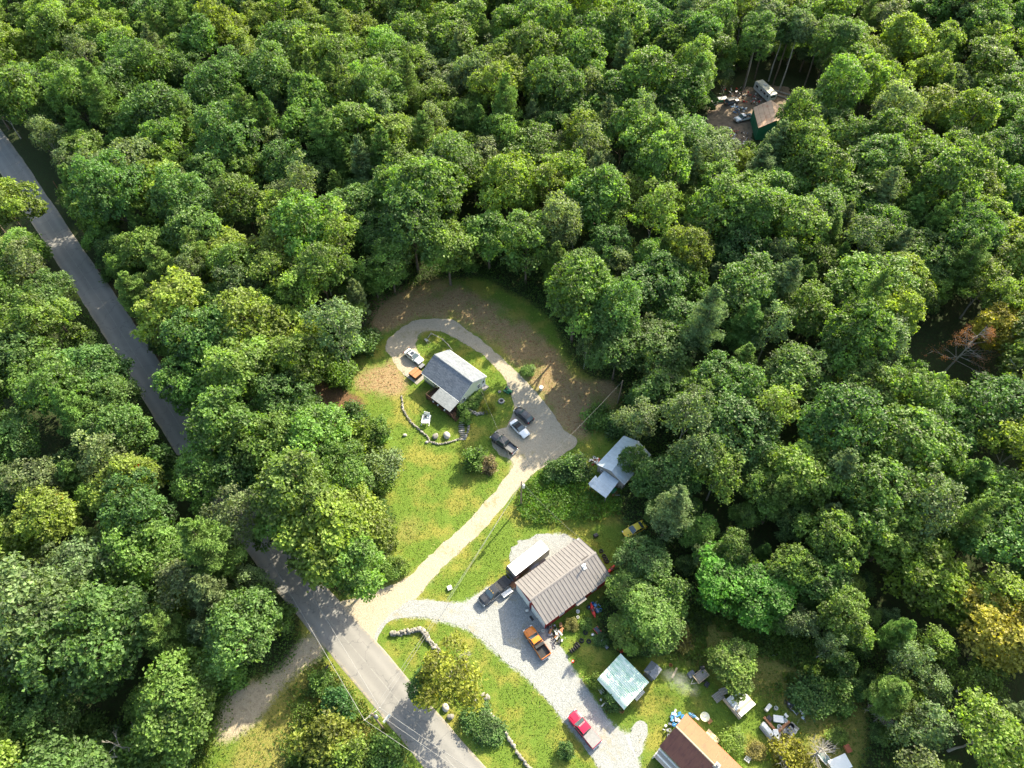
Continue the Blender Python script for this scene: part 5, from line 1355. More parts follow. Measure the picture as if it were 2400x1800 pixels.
def hood_panel():
    T = thing('window_panel', 1401, 1481, -.9, 'red-edged curved vehicle window panel lying in the weeds', 'panel')
    MB().slab([(-.8, -.3, .35), (.8, -.3, .35), (.7, .35, .5), (-.7, .35, .5)], .05).build('glass', M['glass'], T)
    MB().box((0, -.34, .34), (1.7, .07, .08)).box((0, .38, .5), (1.5, .07, .08)).build('frame', M['redp'], T)
hood_panel()
T = thing('rim', 1389, 1488, 0, 'bare grey wheel rim lying beside the three black tyres', 'wheel rim'); MB().torus((0, 0, .12), .24, .07).build('ring', M['greymetal'], T); MB().cyl((0, 0, .08), (0, 0, .13), .2, n=12).build('disc', M['chrome'], T)
T = thing('mower_deck', 1421, 1517, -.9, 'grey push mower in the weeds above the green-roofed shed', 'mower'); MB().box((0, 0, .25), (.7, .5, .2)).build('deck', M['greymetal'], T, bevel=.06); MB().tube([(-.3, -.2, .3), (-1.2, -.2, .9), (-1.2, .2, .9), (-.3, .2, .3)], .025).build('handle', M['chrome'], T)
for sx, sy in ((-.3, -.28), (-.3, .28), (.3, -.28), (.3, .28)): MB().cyl((sx, sy - .03, .12), (sx, sy + .03, .12), .12, n=10).build('wheel', M['rubber'], T)
hull('sled', 1444, 1518, 1.6, .6, -.9, M['orangep'], 'orange plastic sled in the weeds above the green roof', cat='sled')
box_thing('red_fuel_can', 1458, 1527, (.8, .45, .4), .3, M['redp'], 'red plastic tub right behind the green roof corner', 'tub', bevel=.1)
box_thing('rusty_slab', 1494, 1520, (1.2, .9, .15), .6, M['brownc'], 'brown slab lying in the shrubs beyond the green roof', 'slab')
def red_post():
    T = thing('marker_post', 1341, 1556, 0, 'red marker post at the edge of the grey gravel drive', 'post')
    MB().cyl((0, 0, 0), (0, 0, 1.5), .06, n=8).build('post', M['greymetal'], T); MB().cyl((0, 0, 1.2), (0, 0, 1.75), .22, .2, 12).build('reflector', plain('signal_red', (.75, .02, .015), .4, var=.1), T); MB().cyl((0, 0, 1.75), (0, 0, 1.78), .08, n=8).build('cap', M['white'], T)
red_post()
def boiler():
    T = thing('wood_boiler', 1526, 1578, R_(48), 'dark grey outdoor wood boiler smoking beside the green-roofed shed', 'boiler')
    MB().box((0, 0, .95), (2.0, 1.7, 1.9)).build('body', M['greymetal'], T)
    for s in (-1, 1):
        for k in range(5): MB().slab([(-1.1 + k * .44, 0, 2.35), (-.7 + k * .44, 0, 2.35), (-.7 + k * .44, s * 1.05, 1.95), (-1.1 + k * .44, s * 1.05, 1.95)], .04).build('roof_panel', M['greymetal'], T)
    c = MB().cyl((-.6, .1, 2.2), (-.6, .1, 3.3), .13, n=12).build('chimney', M['chrome'], T); MB().cyl((-.6, .1, 3.3), (-.6, .1, 3.42), .2, .08, 12).build('cap', M['greymetal'], c)
    d = MB().box((1.03, 0, 1.0), (.08, .8, .9)).build('door', M['black'], T); MB().box((1.09, .3, 1.), (.05, .06, .25)).build('handle', M['chrome'], d)
boiler()
def pallet(px, py, rz, L, Wd, n, label, mat, z=.05, name='pallet', cat='pallet'):
    T = thing(name, px, py, rz, label, cat)
    for k in range(n): MB().box((-L / 2 + L * (k + .5) / n, 0, z + .12), (L / n * .68, Wd, .03)).build('slat', mat, T)
    for s in (-.45, 0, .45): MB().box((0, s * Wd, z + .05), (L, .1, .1)).build('runner', mat, T)
    return T
pallet(1404, 1612, -.95, 2.2, .7, 9, 'slatted white ladder-like rack on the grass by the green roof', M['offwhite'], name='slatted_rack', cat='rack')
pallet(1499, 1630, .75, 2.0, .5, 7, 'slatted white rack leaning by the open side of the green roof', M['offwhite'], name='drying_rack', cat='rack')
pallet(1682, 1634, .55, 1.7, 1.3, 8, 'stack of weathered grey pallets left of the white plank roof', M['greywood'], .3)
T = pallet(1694, 1622, .3, 1.3, 1.0, 6, 'grey pallet leaning on the pallet stack behind', M['greywood'], .5)
T = thing('plank', 1581, 1577, R_(58), 'yellow plank lying on the grass near the smoke', 'plank'); MB().box((0, 0, .05), (1.9, .3, .08)).build('board', M['palewood'], T); MB().box((-.8, 0, .1), (.1, .3, .04)).build('cleat', M['palewood'], T)
def utility_trailer():
    T = thing('utility_trailer', 1641, 1586, R_(35), 'small flat trailer with wooden bed under the yellow-green bush', 'trailer')
    for k in range(7): MB().box((0, -.6 + k * .2, .55), (2.2, .185, .05)).build('bed_board', M['greywood'], T)
    for s in (-1, 1):
        MB().box((0, s * .73, .68), (2.25, .05, .3)).build('side_rail', M['palewood'], T); wheel(T, -.1, s * .88, .3, .2)
    MB().box((1.13, 0, .68), (.05, 1.5, .3)).box((-1.13, 0, .68), (.05, 1.5, .3)).build('end_rail', M['palewood'], T)
    MB().tube([(-1.1, -.5, .5), (-2.2, 0, .45)], .04).tube([(-1.1, .5, .5), (-2.2, 0, .45)], .04).build('tongue', M['greymetal'], T)
utility_trailer()
box_thing('dark_tote', 1619, 1582, (1.1, .9, .6), .5, plain('slate_blue_plastic', (.06, .08, .11), .5), 'slate-blue tote next to the wooden trailer', 'tote', lid=plain('slate_blue_plastic', (.06, .08, .11)))
box_thing('black_barrel', 1644, 1568, (.7, .6, .8), .2, M['black'], 'black bin behind the wooden trailer', 'bin', bevel=.12, lid=M['black'])
box_thing('black_tub', 1656, 1605, (.9, .7, .5), .9, M['black'], 'black tub on the grass below the yellow-green bush', 'tub', bevel=.12)
def plank_roof():
    T = thing('lumber_shelter', 1733, 1650, R_(35), 'low shelter with white and yellow plank roof by the weeds', 'shelter')
    for k in range(9):
        y = -1.5 + k * .36; MB().slab([(-1.6, y, 1.35 - k * .03), (1.6, y, 1.35 - k * .03), (1.6, y + .34, 1.32 - k * .03), (-1.6, y + .34, 1.32 - k * .03)], .04).build('roof_plank', (M['offwhite'], M['white'], M['palewood'])[(k * 5 + 1) % 3 if k < 4 else k % 2], T)
    for sx in (-1.5, 1.5):
        for sy in (-1.35, 1.4): MB().box((sx, sy, .55), (.1, .1, 1.1)).build('post', M['greywood'], T)
    MB().box((-1.75, .2, .7), (.2, 3.6, 1.0)).build('side_wall', M['greywood'], T); MB().box((0, 1.55, .5), (3., .06, .9)).build('back_wall', M['greywood'], T)
plank_roof()
def round_table():
    T = thing('round_table', 1650, 1682, 0, 'round cream garden table with a tray near the rusty roof', 'table')
    MB().cyl((0, 0, .7), (0, 0, .76), .72, n=24).build('table_top', plain('cream_plastic', (.6, .6, .42), .5), T); MB().box((.05, .1, .79), (.7, .3, .05), rz=.3).build('tray', M['offwhite'], T); MB().cyl((0, 0, 0), (0, 0, .7), .06, .06, 8).cyl((0, 0, 0), (0, 0, .05), .35, n=14).build('pedestal', M['greymetal'], T)
round_table()
T = thing('garden_stool', 1661, 1690, .6, 'brown slatted stool beside the round cream table', 'stool')
for k in range(4): MB().box((-.3 + k * .2, 0, .42), (.15, .8, .04)).build('slat', M['brownc'], T)
for sx in (-.3, .3):
    for sy in (-.35, .35): MB().box((sx, sy, .2), (.06, .06, .4)).build('leg', M['brownc'], T)
hull('sled', 1621, 1677, 1.3, .6, -.5, M['blue'], 'blue plastic sled by the orange roof edge', cat='sled'); 
T = thing('white_board', 1629, 1681, -.7, 'white board beside the blue sled at the roof edge', 'board'); MB().box((0, 0, .3), (1.3, .3, .06), rx=.3).build('panel', M['white'], T); MB().box((0, .1, .15), (.1, .1, .3)).build('prop', M['greywood'], T)
pallet(1752, 1778, .9, 1.1, .8, 4, 'pale grey crate bottom among garden plants', M['offwhite'], .15, name='slatted_crate', cat='crate')
def scrap_platform():
    T = thing('plank_platform', 1815, 1712, 0, 'V-shaped plank platform with brown beams in the junk yard', 'platform'); o = G(1815, 1712)
    L = lambda x, y, z=.3: G(1760 + x / 4.885, 1620 + y / 4.885, z) - o
    def panel(a, b, c, d, n, m):
        for k in range(n):
            MB().slab([a.lerp(b, k / n), a.lerp(b, (k + .93) / n), d.lerp(c, (k + .93) / n), d.lerp(c, k / n)], .05).build('plank', m[k % len(m)], T)
    panel(L(92, 410), L(160, 350), L(290, 520), L(250, 610), 5, [M['greywood'], M['offwhite']]); panel(L(305, 500), L(470, 345), L(560, 430), L(400, 575), 8, [M['offwhite'], M['greywood'], M['concrete']])
    for a, b in (((150, 295), (300, 470)), ((300, 470), (440, 345))): 
        p, q = L(*a, .42), L(*b, .42); d = q - p; MB().box((p + q) / 2, (d.length, .42, .12), rz=math.atan2(d.y, d.x)).build('beam', M['brownc'], T)
scrap_platform()
JY = lambda x, y: (1760 + x / 4.885, 1620 + y / 4.885)
box_thing('white_water_heater', *JY(175, 445), (2.3, .75, .6), -.95, M['white'], 'long white tank lying on the left planks of the platform', 'tank', z=.32, bevel=.18)
box_thing('white_appliance', *JY(275, 515), (1.6, .75, .6), -1.5, M['offwhite'], 'white appliance at the point of the V-shaped platform', 'appliance', z=.34, lid=M['white'])
g_ = box_thing('grey_cabinet', *JY(425, 497), (2.2, 1.35, .5), .72, M['greymetal'], 'grey double-door cabinet lying on the right planks', 'cabinet', z=.32)
for s in (-.52, .52): MB().box((s, 0, .84), (1.0, 1.2, .04)).build('door', plain('mid_grey_paint', (.17, .18, .19), .5), g_)
bucket(*JY(450, 410), .5, .55, M['black'], 'black pot on the right planks of the platform', 'pot', .33, 'pot')
box_thing('black_crate', *JY(203, 318), (.8, .7, .5), -.9, M['black'], 'black crate inside the arms of the V-shaped platform', 'crate', bevel=.05, lid=M['black'])
box_thing('white_tote', *JY(305, 325), (1.5, 1.0, .5), -.15, M['offwhite'], 'white rectangular tote above the V-shaped platform', 'tote', lid=M['white'])
def chair(name, px, py, rz, mat, label):
    T = thing(name, px, py, rz, label, 'chair'); MB().box((0, 0, .42), (.5, .5, .05)).build('seat', mat, T); MB().box((-.26, 0, .72), (.05, .5, .6), ry=-.15).build('backrest', mat, T)
    for sx in (-.2, .2):
        for sy in (-.2, .2): MB().box((sx, sy, .2), (.05, .05, .4)).build('leg', mat, T)
    for s in (-1, 1): MB().box((0, s * .27, .62), (.5, .05, .04)).build('armrest', mat, T)
chair('plastic_chair', *JY(392, 285), .6, M['white'], 'white plastic chair above the V-shaped platform')
def fire_ring():
    T = thing('fire_ring', 1946, 1749, 0, 'small ring of stones for a fire on the grass', 'fire ring')
    for k in range(12):
        a = 2 * math.pi * k / 12; link('stone', ROCKS[k % 8], T, (math.cos(a) * .6, math.sin(a) * .8, .1), a, .34)
    MB().cyl((0, 0, .02), (0, 0, .05), .5, .4, 12).build('ash', plain('ash', (.06, .055, .05), .95), T)
fire_ring()
gr = box_thing('rusty_grill', 1982, 1757, (.8, 1.1, .5), .3, M['brownc'], 'rusty orange grill standing alone on the grass', 'grill', z=.5, lid=M['rustbright'], legs=True)
T = thing('glass_frame', 1927, 1774, -1.0, 'old white window frame with greenish glass on the grass', 'window frame'); MB().box((0, 0, .55), (1.9, 1.0, .04), rx=.25).build('pane', plain('greenish_glass', (.2, .28, .26), .1, spec=.8), T); MB().box((0, -.5, .43), (2.0, .1, .1)).box((0, .5, .68), (2.0, .1, .1)).box((-.95, 0, .55), (.1, 1., .1), rx=.25).box((.95, 0, .55), (.1, 1., .1), rx=.25).build('frame', M['white'], T); MB().box((-.8, 0, .25), (.1, .8, .5)).box((.8, 0, .25), (.1, .8, .5)).build('trestle', M['greywood'], T)
box_thing('white_canopy', 1958, 1795, (3.0, 1.9, .3), .35, M['white'], 'white canopy roof cut by the lower edge of the picture', 'canopy', z=1.6, legs=True, lid=M['white'])
box_thing('white_bag', 1816, 1537, (.9, .6, .3), .5, M['offwhite'], 'pale crumpled bag in the weeds above the scrap yard', 'bag', bevel=.14)
# by the house
def hot_tub():
    T = thing('hot_tub', 975, 880, .8506, 'square hot tub with brown folding cover at the end of the house', 'hot tub')
    MB().box((0, 0, .5), (2.1, 2.1, .9)).build('tub', M['darkwood'], T, bevel=.08)
    for s in (-1, 1): MB().box((0, s * .54, 1.0), (2.15, 1.03, .12)).build('cover', M['brownc'], T, bevel=.04)
    for k in range(8): MB().box((0, -1.7 + k * .48, .04), (3.2, .44, .07)).build('deck_board', M['greywood'], T)
hot_tub()
box_thing('dark_deck_box', 989, 862, (1.2, .8, .7), .85, M['black'], 'dark storage box between the hot tub and white sedan', 'box', lid=M['greymetal'])
def glider():
    T = thing('garden_glider', 999, 986, 1.45, 'white wooden glider bench with a dark cushion on the lawn', 'glider'); wm = M['white']
    for s in (-1, 1):
        for k in range(4): MB().box((s * (.45 + k * .16), 0, .5 + .02 * k), (.13, 1.3, .04)).build('seat_slat', wm, T)
        for k in range(5): MB().box((s * (1.1 + k * .04), -.5 + k * .25, .95), (.05, .2, .8), ry=s * .25).build('back_slat', wm, T)
        MB().box((0, s * .78, .12), (2.6, .1, .1)).build('base_rail', wm, T); MB().box((0, s * .74, .82), (2.0, .1, .05)).build('armrest', wm, T)
        for sx in (-.9, .9): MB().box((sx, s * .78, .45), (.09, .09, .75)).build('post', wm, T)
    MB().box((0, 0, .3), (.9, 1.2, .05)).build('footboard', wm, T); MB().box((.65, .2, .6), (.5, .5, .14)).build('cushion', M['black'], T, bevel=.05)
glider()
def tractor():
    T = thing('garden_tractor', 1191, 918, -.5, 'green garden tractor parked by the loop of the gravel drive', 'tractor')
    MB().loft([[(x, -.28 * k, .35), (x, .28 * k, .35), (x, .28 * k, z), (x, 0, z + .06), (x, -.28 * k, z)] for x, k, z in ((.15, 1, .85), (.5, 1., .82), (.95, .8, .7))]).build('hood', M['greenp'], T, smooth=True)
    MB().box((-.3, 0, .45), (1.0, .6, .3)).build('chassis', M['greenp'], T, bevel=.05); MB().box((-.4, 0, .72), (.45, .5, .1)).box((-.62, 0, .92), (.1, .48, .4)).build('seat', M['black'], T, bevel=.03)
    for s in (-1, 1): MB().box((-.55, s * .52, .62), (.7, .26, .06)).build('fender', M['greenp'], T, bevel=.03); wheel(T, -.55, s * .5, .3, .26); wheel(T, .7, s * .42, .2, .18)
    MB().torus((.02, 0, .98), .17, .02, 'Z', 14, 5).tube([(.12, 0, .75), (.02, 0, .98)], .02).build('steering_wheel', M['black'], T); MB().box((.1, 0, .2), (.8, 1.2, .14)).build('mower_deck', M['greenp'], T, bevel=.05)
tractor()
T = thing('fire_pit', 1175, 941, 0, 'round fire pit with pale rim on the grass near the tractor', 'fire pit'); MB().torus((0, 0, .25), .5, .14, 'Z', 20, 8).build('rim', M['lightrock'], T, smooth=True); MB().cyl((0, 0, 0), (0, 0, .1), .5, n=16).build('ash', plain('ash', (.06, .055, .05), .95), T)
for k in range(8): link('stone', ROCKS[k % 8], T, (math.cos(k * .785) * .62, math.sin(k * .785) * .62, .1), k, .34)
def wheelbarrow():
    T = thing('wheelbarrow', 1000, 801, 2.3, 'grey wheelbarrow on the grass behind the house', 'wheelbarrow')
    MB().loft([[(x, -w, z0), (x, w, z0), (x * 1.15, w * 1.25, z0 + .32), (x * 1.15, -w * 1.25, z0 + .32)] for x, w, z0 in ((-.4, .25, .35), (.45, .2, .3))]).build('tray', M['chrome'], T); MB().tube([(.6, 0, .2), (-.5, -.3, .35), (-1.2, -.32, .5)], .03).tube([(.6, 0, .2), (-.5, .3, .35), (-1.2, .32, .5)], .03).build('handles', M['greywood'], T)
    MB().cyl((.65, -.05, .2), (.65, .05, .2), .2, n=14).build('wheel', M['rubber'], T)
wheelbarrow()
def log_rail():
    a, b, c, e = G(1011, 785), G(1038, 799), G(1050, 811), G(1060, 824)
    T = empty('log_rail_fence', a, 0, 'low grey log rail fence behind the house by the wheelbarrow', 'fence')
    for p, q in ((a, b), (b, c), (c, e), (a, G(1003, 796))): MB().tube([p - a + Vector((0, 0, .6)), q - a + Vector((0, 0, .55))], [.1, .07], 7).build('rail', M['greywood'], T)
    for p in (a, b, c, e): MB().cyl(p - a, p - a + Vector((0, 0, .85)), .09, .08, 7).build('post', M['greywood'], T)
log_rail()
def mailbox():
    T = thing('mailbox', 770, 1567, .9, 'black mailbox on a post at the dirt lot entrance', 'mailbox'); MB().box((0, 0, .55), (.12, .12, 1.1)).build('post', M['greywood'], T)
    MB().loft([[(x, -.13, 1.1), (x, .13, 1.1), (x, .13, 1.25), (x, .08, 1.34), (x, -.08, 1.34), (x, -.13, 1.25)] for x in (-.35, .35)]).build('box', M['black'], T); MB().box((.1, .15, 1.3), (.04, .03, .2)).build('flag', M['redp'], T)
mailbox()
T = thing('road_sign', 911, 1690, .9, 'small white sign board seen from above beside the roadside pole', 'sign'); MB().cyl((-.3, 0, 0), (-.3, 0, 2.2), .04, n=8).cyl((.3, 0, 0), (.3, 0, 2.2), .04, n=8).build('post', M['greymetal'], T); MB().box((0, .05, 1.9), (1.5, .04, .5), rx=-.5).build('panel', M['white'], T)
def guardrail():
    pts = [G(x, y) for x, y in ((128, 430), (150, 470), (175, 510), (197, 545))]; T = empty('cable_guardrail', pts[0], 0, 'rusty cable guardrail along the far stretch of paved road', 'guardrail')
    for i in range(10):
        p = pts[0].lerp(pts[-1], i / 9) - pts[0]; MB().box(p + Vector((0, 0, .4)), (.16, .16, .8)).build('post', M['brownwood'], T)
    for z in (.45, .65): MB().tube([Vector((0, 0, z)), pts[-1] - pts[0] + Vector((0, 0, z))], .05, 5).build('cable', M['brownwood'], T)
guardrail()
# ------------------------------------------------------------------ single trees, shrubs, dead trees
def at_crown(px, py, z): return G(px, py, z)
TALL = []
def big_tree(px, py, R, kind, tone, label, variant=0, zs=1., group=None):
    """tree whose crown centre is seen at a pixel; R = crown radius in metres"""
    c = [b for b in BROAD if b[5] == kind]; _, _, R0, zc, H, _ = c[variant % len(c)]; s = R / R0
    g = G(px, py, zc * s * zs)
    return place_tree(g.x, g.y, kind, s, tone, (px * 7 + py) % 6.28, label, group, variant=variant, zs=zs)
EDGE = [  # between the road and the house lawn, from the far end down to the junction
    (455, 905, 6.0, 'oak_tree', 'fresh green', 'fresh green tree overhanging the paved road, farthest of the row by the lawn'),
    (560, 880, 6.6, 'maple_tree', 'fresh green', 'wide fresh green crown above the bend of the paved road'),
    (655, 950, 6.2, 'oak_tree', 'dark green', 'dark round crown beside the brown litter patch at the lawn edge'),
    (530, 985, 6.2, 'maple_tree', 'fresh green', 'fresh green crown hiding the middle stretch of the paved road'),
    (620, 1050, 6.4, 'oak_tree', 'fresh green', 'dense crown in the middle of the row between road and lawn'),
    (740, 1030, 6.4, 'oak_tree', 'fresh green', 'broad crown at the lawn edge beside the lower shrubs'),
    (560, 1120, 5.4, 'oak_tree', 'dark green', 'dark crown closing over the paved road'),
    (700, 1145, 6.8, 'maple_tree', 'fresh green', 'wide leafy crown on the lawn side above the shaded road'),
    (800, 1120, 5.6, 'oak_tree', 'fresh green', 'bright crown facing the sunny lawn with the shrubs'),
    (770, 1240, 6.6, 'maple_tree', 'yellow-green', 'large yellow-green crown above the road junction'),
    (850, 1230, 5.6, 'maple_tree', 'yellow-green', 'yellow-green crown by the reddish patch of lawn'),
    (840, 1320, 5.0, 'maple_tree', 'fresh green', 'lowest crown of the row, right over the junction corner'),
    (690, 1240, 5.4, 'maple_tree', 'fresh green', 'leafy crown leaning over the dappled road'),
    (470, 1115, 5.4, 'oak_tree', 'fresh green', 'left-hand crown closing over the paved road where it vanishes'),
    (555, 1215, 5.0, 'birch_tree', 'pale grey-green', 'pale crown hanging over the left side of the shaded road')]
for k, (x, y, R, kd, tn, lb) in enumerate(EDGE): big_tree(x, y, R, kd, tn, lb, k, 1.0)
big_tree(1482, 1395, 3.9, 'oak_tree', 'fresh green', 'round tree just right of the rear corner of the red barn', 1, .75)
big_tree(1515, 1325, 4.6, 'oak_tree', 'dark green', 'dark round tree just behind the barn near the yellow car', 2, .7)
big_tree(1530, 1455, 4.8, 'oak_tree', 'fresh green', 'dense round tree right of the red kayak', 3, .62)
big_tree(1462, 1478, 3.3, 'maple_tree', 'yellow-green', 'low yellow-green tree above the green corrugated roof', 1, .5)
big_tree(1480, 1075, 2.5, 'oak_tree', 'dark green', 'dark bushy tree standing against the galvanised shed roof', 0, 1.15)
big_tree(1560, 1120, 5.0, 'oak_tree', 'dark green', 'dark tree right of the galvanised shed', 1, .9)
big_tree(1722, 1562, 4.0, 'maple_tree', 'yellow-green', 'round yellow-green bushy tree above the plank shelter', 2, .55)
big_tree(1050, 1588, 5.2, 'birch_tree', (.21, .24, .03), 'yellowing tree with bare inner limbs beside the paved road', 0, .62)
big_tree(1010, 1602, 3.4, 'oak_tree', 'dark green', 'dark green lower half of the clump beside the yellowing road tree', 3, .6)
big_tree(2090, 1265, 5.6, 'maple_tree', 'yellow-green', 'bright yellow-green round tree standing out right of the belt', 0, .9)
big_tree(2190, 1370, 6.2, 'maple_tree', (.13, .19, .026), 'spreading yellow-green tree above the right end of the yard', 2, .85)
big_tree(2350, 1500, 6.0, 'maple_tree', (.25, .25, .05), 'golden yellow tree at the right edge of the picture', 1, .9)
big_tree(2330, 770, 5.0, 'maple_tree', (.2, .2, .025), 'yellow crown behind the bare rusty dead tree', 3, .9)
big_tree(1690, 1360, 5.4, 'maple_tree', (.07, .19, .022), 'bright green tree leaning out over the weedy yard', 0, .62)
big_tree(1800, 1400, 5.2, 'maple_tree', (.07, .18, .024), 'bright green tree with open layered boughs above the weeds', 3, .6)
big_tree(800, 555, 5.0, 'birch_tree', 'yellow-green', 'yellow-green tree at the wood edge left above the loop drive', 1, 1.)
big_tree(725, 800, 4.4, 'maple_tree', (.15, .2, .025), 'upright yellow-green tree at the left edge of the clearing', 3, 1.)


SHRUBS = []
for i in range(4):
    me, c, rad = crown_mesh('foliage', 500 + i, 1.6, 1.9, 14, 26, 8, .27)
    tm = MB()
    for k in range(5):
        a = k * 1.257; tm.tube([(0, 0, 0), (math.cos(a) * .4, math.sin(a) * .4, .6), (math.cos(a) * .8, math.sin(a) * .8, 1.1)], [.05, .035, .015], 5)
    SHRUBS.append((me, tm.mesh('stem', BARK)))
def shrub(px, py, R, tone, label, k=0, zs=1., group=None, name='shrub'):
    g = G(px, py, .6); o = empty(name, (g.x, g.y, 0), k * 1.7, label, 'shrub', group); s = R / 1.6; o.scale = (s, s, s * zs)
    link('stem', SHRUBS[k % 4][1], o); c = link('foliage', SHRUBS[k % 4][0], o, (0, 0, .95)); col = TONES.get(tone, tone); c.color = (*col, 1); return o
shrub(806, 893, 2.7, 'fresh green', 'round green shrub alone beside the brown litter patch', 0, 1.25)
shrub(825, 990, 2.6, 'dark green', 'upper dark shrub of the clump at the left lawn edge', 1, 1.1)
shrub(850, 1030, 3.2, 'yellow-green', 'yellow-green shrub in the middle of the left lawn edge clump', 2, .9)
shrub(885, 1020, 2.2, 'fresh green', 'right-hand green shrub of the left lawn edge clump', 3, .9)
shrub(905, 1105, 3.0, 'pale grey-green', 'grey-green shrub on the lawn below the clump', 0, .9)
shrub(885, 1130, 2.4, 'yellow-green', 'yellow-green shrub at the foot of the tall lawn-edge trees', 1, .8)
shrub(1118, 1080, 2.3, 'fresh green', 'flowering green shrub on the shaded lawn near the black pickup', 2, .9)
shrub(1143, 1095, 1.5, (.2, .16, .09), 'small pinkish brown shrub beside the flowering green shrub', 3, .8)
shrub(920, 1338, 1.7, 'fresh green', 'low green bush beside the tan driveway', 0, .8)
shrub(935, 1330, 1.5, 'yellow-green', 'low yellow-green bush beside the tan driveway', 1, .8)
shrub(1087, 965, 1.3, 'dark green', 'dark bush at the porch stairs', 2, 1.2)
shrub(1090, 985, 1.1, 'fresh green', 'green bush above the stone steps', 3, 1.)
shrub(1120, 928, 1.2, 'fresh green', 'green plants under the gable of the yellow house', 0, .7)
shrub(1105, 945, 1.3, 'fresh green', 'leafy plants at the foot of the yellow gable', 1, .7)
shrub(1145, 955, 1.1, (.2, .24, .03), 'lime green bush in the stone-edged bed', 2, .7)
shrub(1324, 1762, 1.1, 'dark green', 'small round shrub with orange flowers on the lower lawn', 3, .9)
shrub(1240, 870, 1.3, 'fresh green', 'green weeds in the dry grass above the drive', 0, .6)
shrub(1395, 1598, 1.2, 'yellow-green', 'yellow-green bush at the left corner of the green roof', 1, 1.)
shrub(1440, 1640, 1.6, 'dark green', 'dark bush against the lower side of the green roof', 2, .8)
shrub(1338, 1465, 1.0, (.17, .17, .05), 'pale flowering weeds along the red barn wall', 3, .6)
shrub(1376, 1464, .9, 'fresh green', 'green weeds by the narrow path beside the barn', 0, .7)
shrub(1408, 1500, 1.1, 'dark green', 'dark weeds around the old tyres', 1, .6)
shrub(1500, 1500, 2.2, 'dark green', 'dark bush beyond the green corrugated roof', 2, .8)
shrub(1580, 1500, 2.2, (.14, .13, .03), 'dry brownish bush in the weedy yard', 3, .6)
shrub(1720, 1740, 1.6, 'yellow-green', 'lime plants behind the rusty orange roof', 0, .7)
shrub(1770, 1760, 1.3, (.2, .18, .05), 'orange flowers at the back of the rusty house', 1, .5)
shrub(1850, 1770, 2.6, (.2, .2, .025), 'yellow-leaved bush below the plank platform', 2, .8)
shrub(1950, 1640, 2.4, 'fresh green', 'green bush at the weed line above the fire ring', 3, .7)
shrub(1900, 1640, 2.6, 'dark green', 'dark bush at the weed line above the scrap platform', 0, .7)
shrub(1960, 1725, 1.3, 'yellow-green', 'low yellow-green weeds near the fire ring', 1, .5)
shrub(757, 1600, 1.9, 'fresh green', 'bright green bush near the black mailbox', 2, .9)
shrub(790, 1660, 2.2, (.05, .13, .04), 'blue-green bush on the weedy strip left of the road', 3, .9)
shrub(822, 1672, 1.2, 'fresh green', 'small green bush near the roadside pole', 0, .9)
shrub(765, 1745, 3.6, (.14, .17, .03), 'large olive bush on the weedy strip at the bottom', 1, .9)
shrub(830, 1775, 2.8, 'yellow-green', 'yellow-green bush at the bottom beside the road', 2, .9)
shrub(905, 1775, 2.4, 'fresh green', 'green bush right at the road edge at the bottom', 3, .8)
shrub(1120, 1690, 2.0, 'dark green', 'dark brambles along the left side of the roadside wall', 0, .6)
shrub(1145, 1715, 2.0, 'dark green', 'dark brambles farther down the roadside wall', 1, .5)
shrub(1350, 1100, 2.6, 'dark green', 'tall dark green bush on top of the fern bank', 2, .9)
shrub(1300, 1115, 2.0, 'dark green', 'dark bush at the drive end of the fern bank', 3, .8)
shrub(860, 815, 2.8, 'dark green', 'dark bushes at the wood edge left of the loop drive', 0, 1.1)
shrub(1400, 985, 2.6, 'fresh green', 'rough green bush above the galvanised shed', 1, .8)
shrub(1450, 1000, 2.6, 'dark green', 'dark bush behind the galvanised shed roof', 2, .9)

for px_, py_, lab_, col_ in ((135, 1175, 'leafy tree with a small red spray left of the road', (.36, .05, .04)), (318, 1095, 'leafy tree with a small orange spray near the hidden road', (.42, .12, .03))):
    t_ = big_tree(px_ - 12, py_ + 40, 5.4, 'maple_tree', 'yellow-green', lab_, 1, 1.); zc_ = [b for b in BROAD if b[5] == 'maple_tree'][1]
    p_ = G(px_, py_, 13.) - t_.location; s_ = t_.scale; q_ = Matrix.Rotation(-t_.rotation_euler.z, 3, 'Z') @ p_
    f_ = link('coloured_spray', SHRUBS[0][0], t_, (q_.x / s_.x, q_.y / s_.y, q_.z / s_.z), 0, .55); f_.color = (*col_, 1)
for k_, (x_, y_) in enumerate(((190, 1745), (230, 1775), (275, 1745), (300, 1790), (340, 1775), (180, 1790), (250, 1800), (370, 1740), (400, 1780), (420, 1700))):
    shrub(x_, y_, 3.0, ('dark green', 'fresh green')[k_ % 2], None, k_, .8, name='shrub')['label'] = ('dark' if k_ % 2 == 0 else 'fresh') + ' green bush among the bleached trunks, ' + ('upper left of them', 'left below them', 'right under the taller one', 'at their feet', 'just right of their feet', 'in the far lower left', 'along the lower edge', 'to the right, higher up', 'to the right, lower down', 'by the dirt lot edge')[k_]
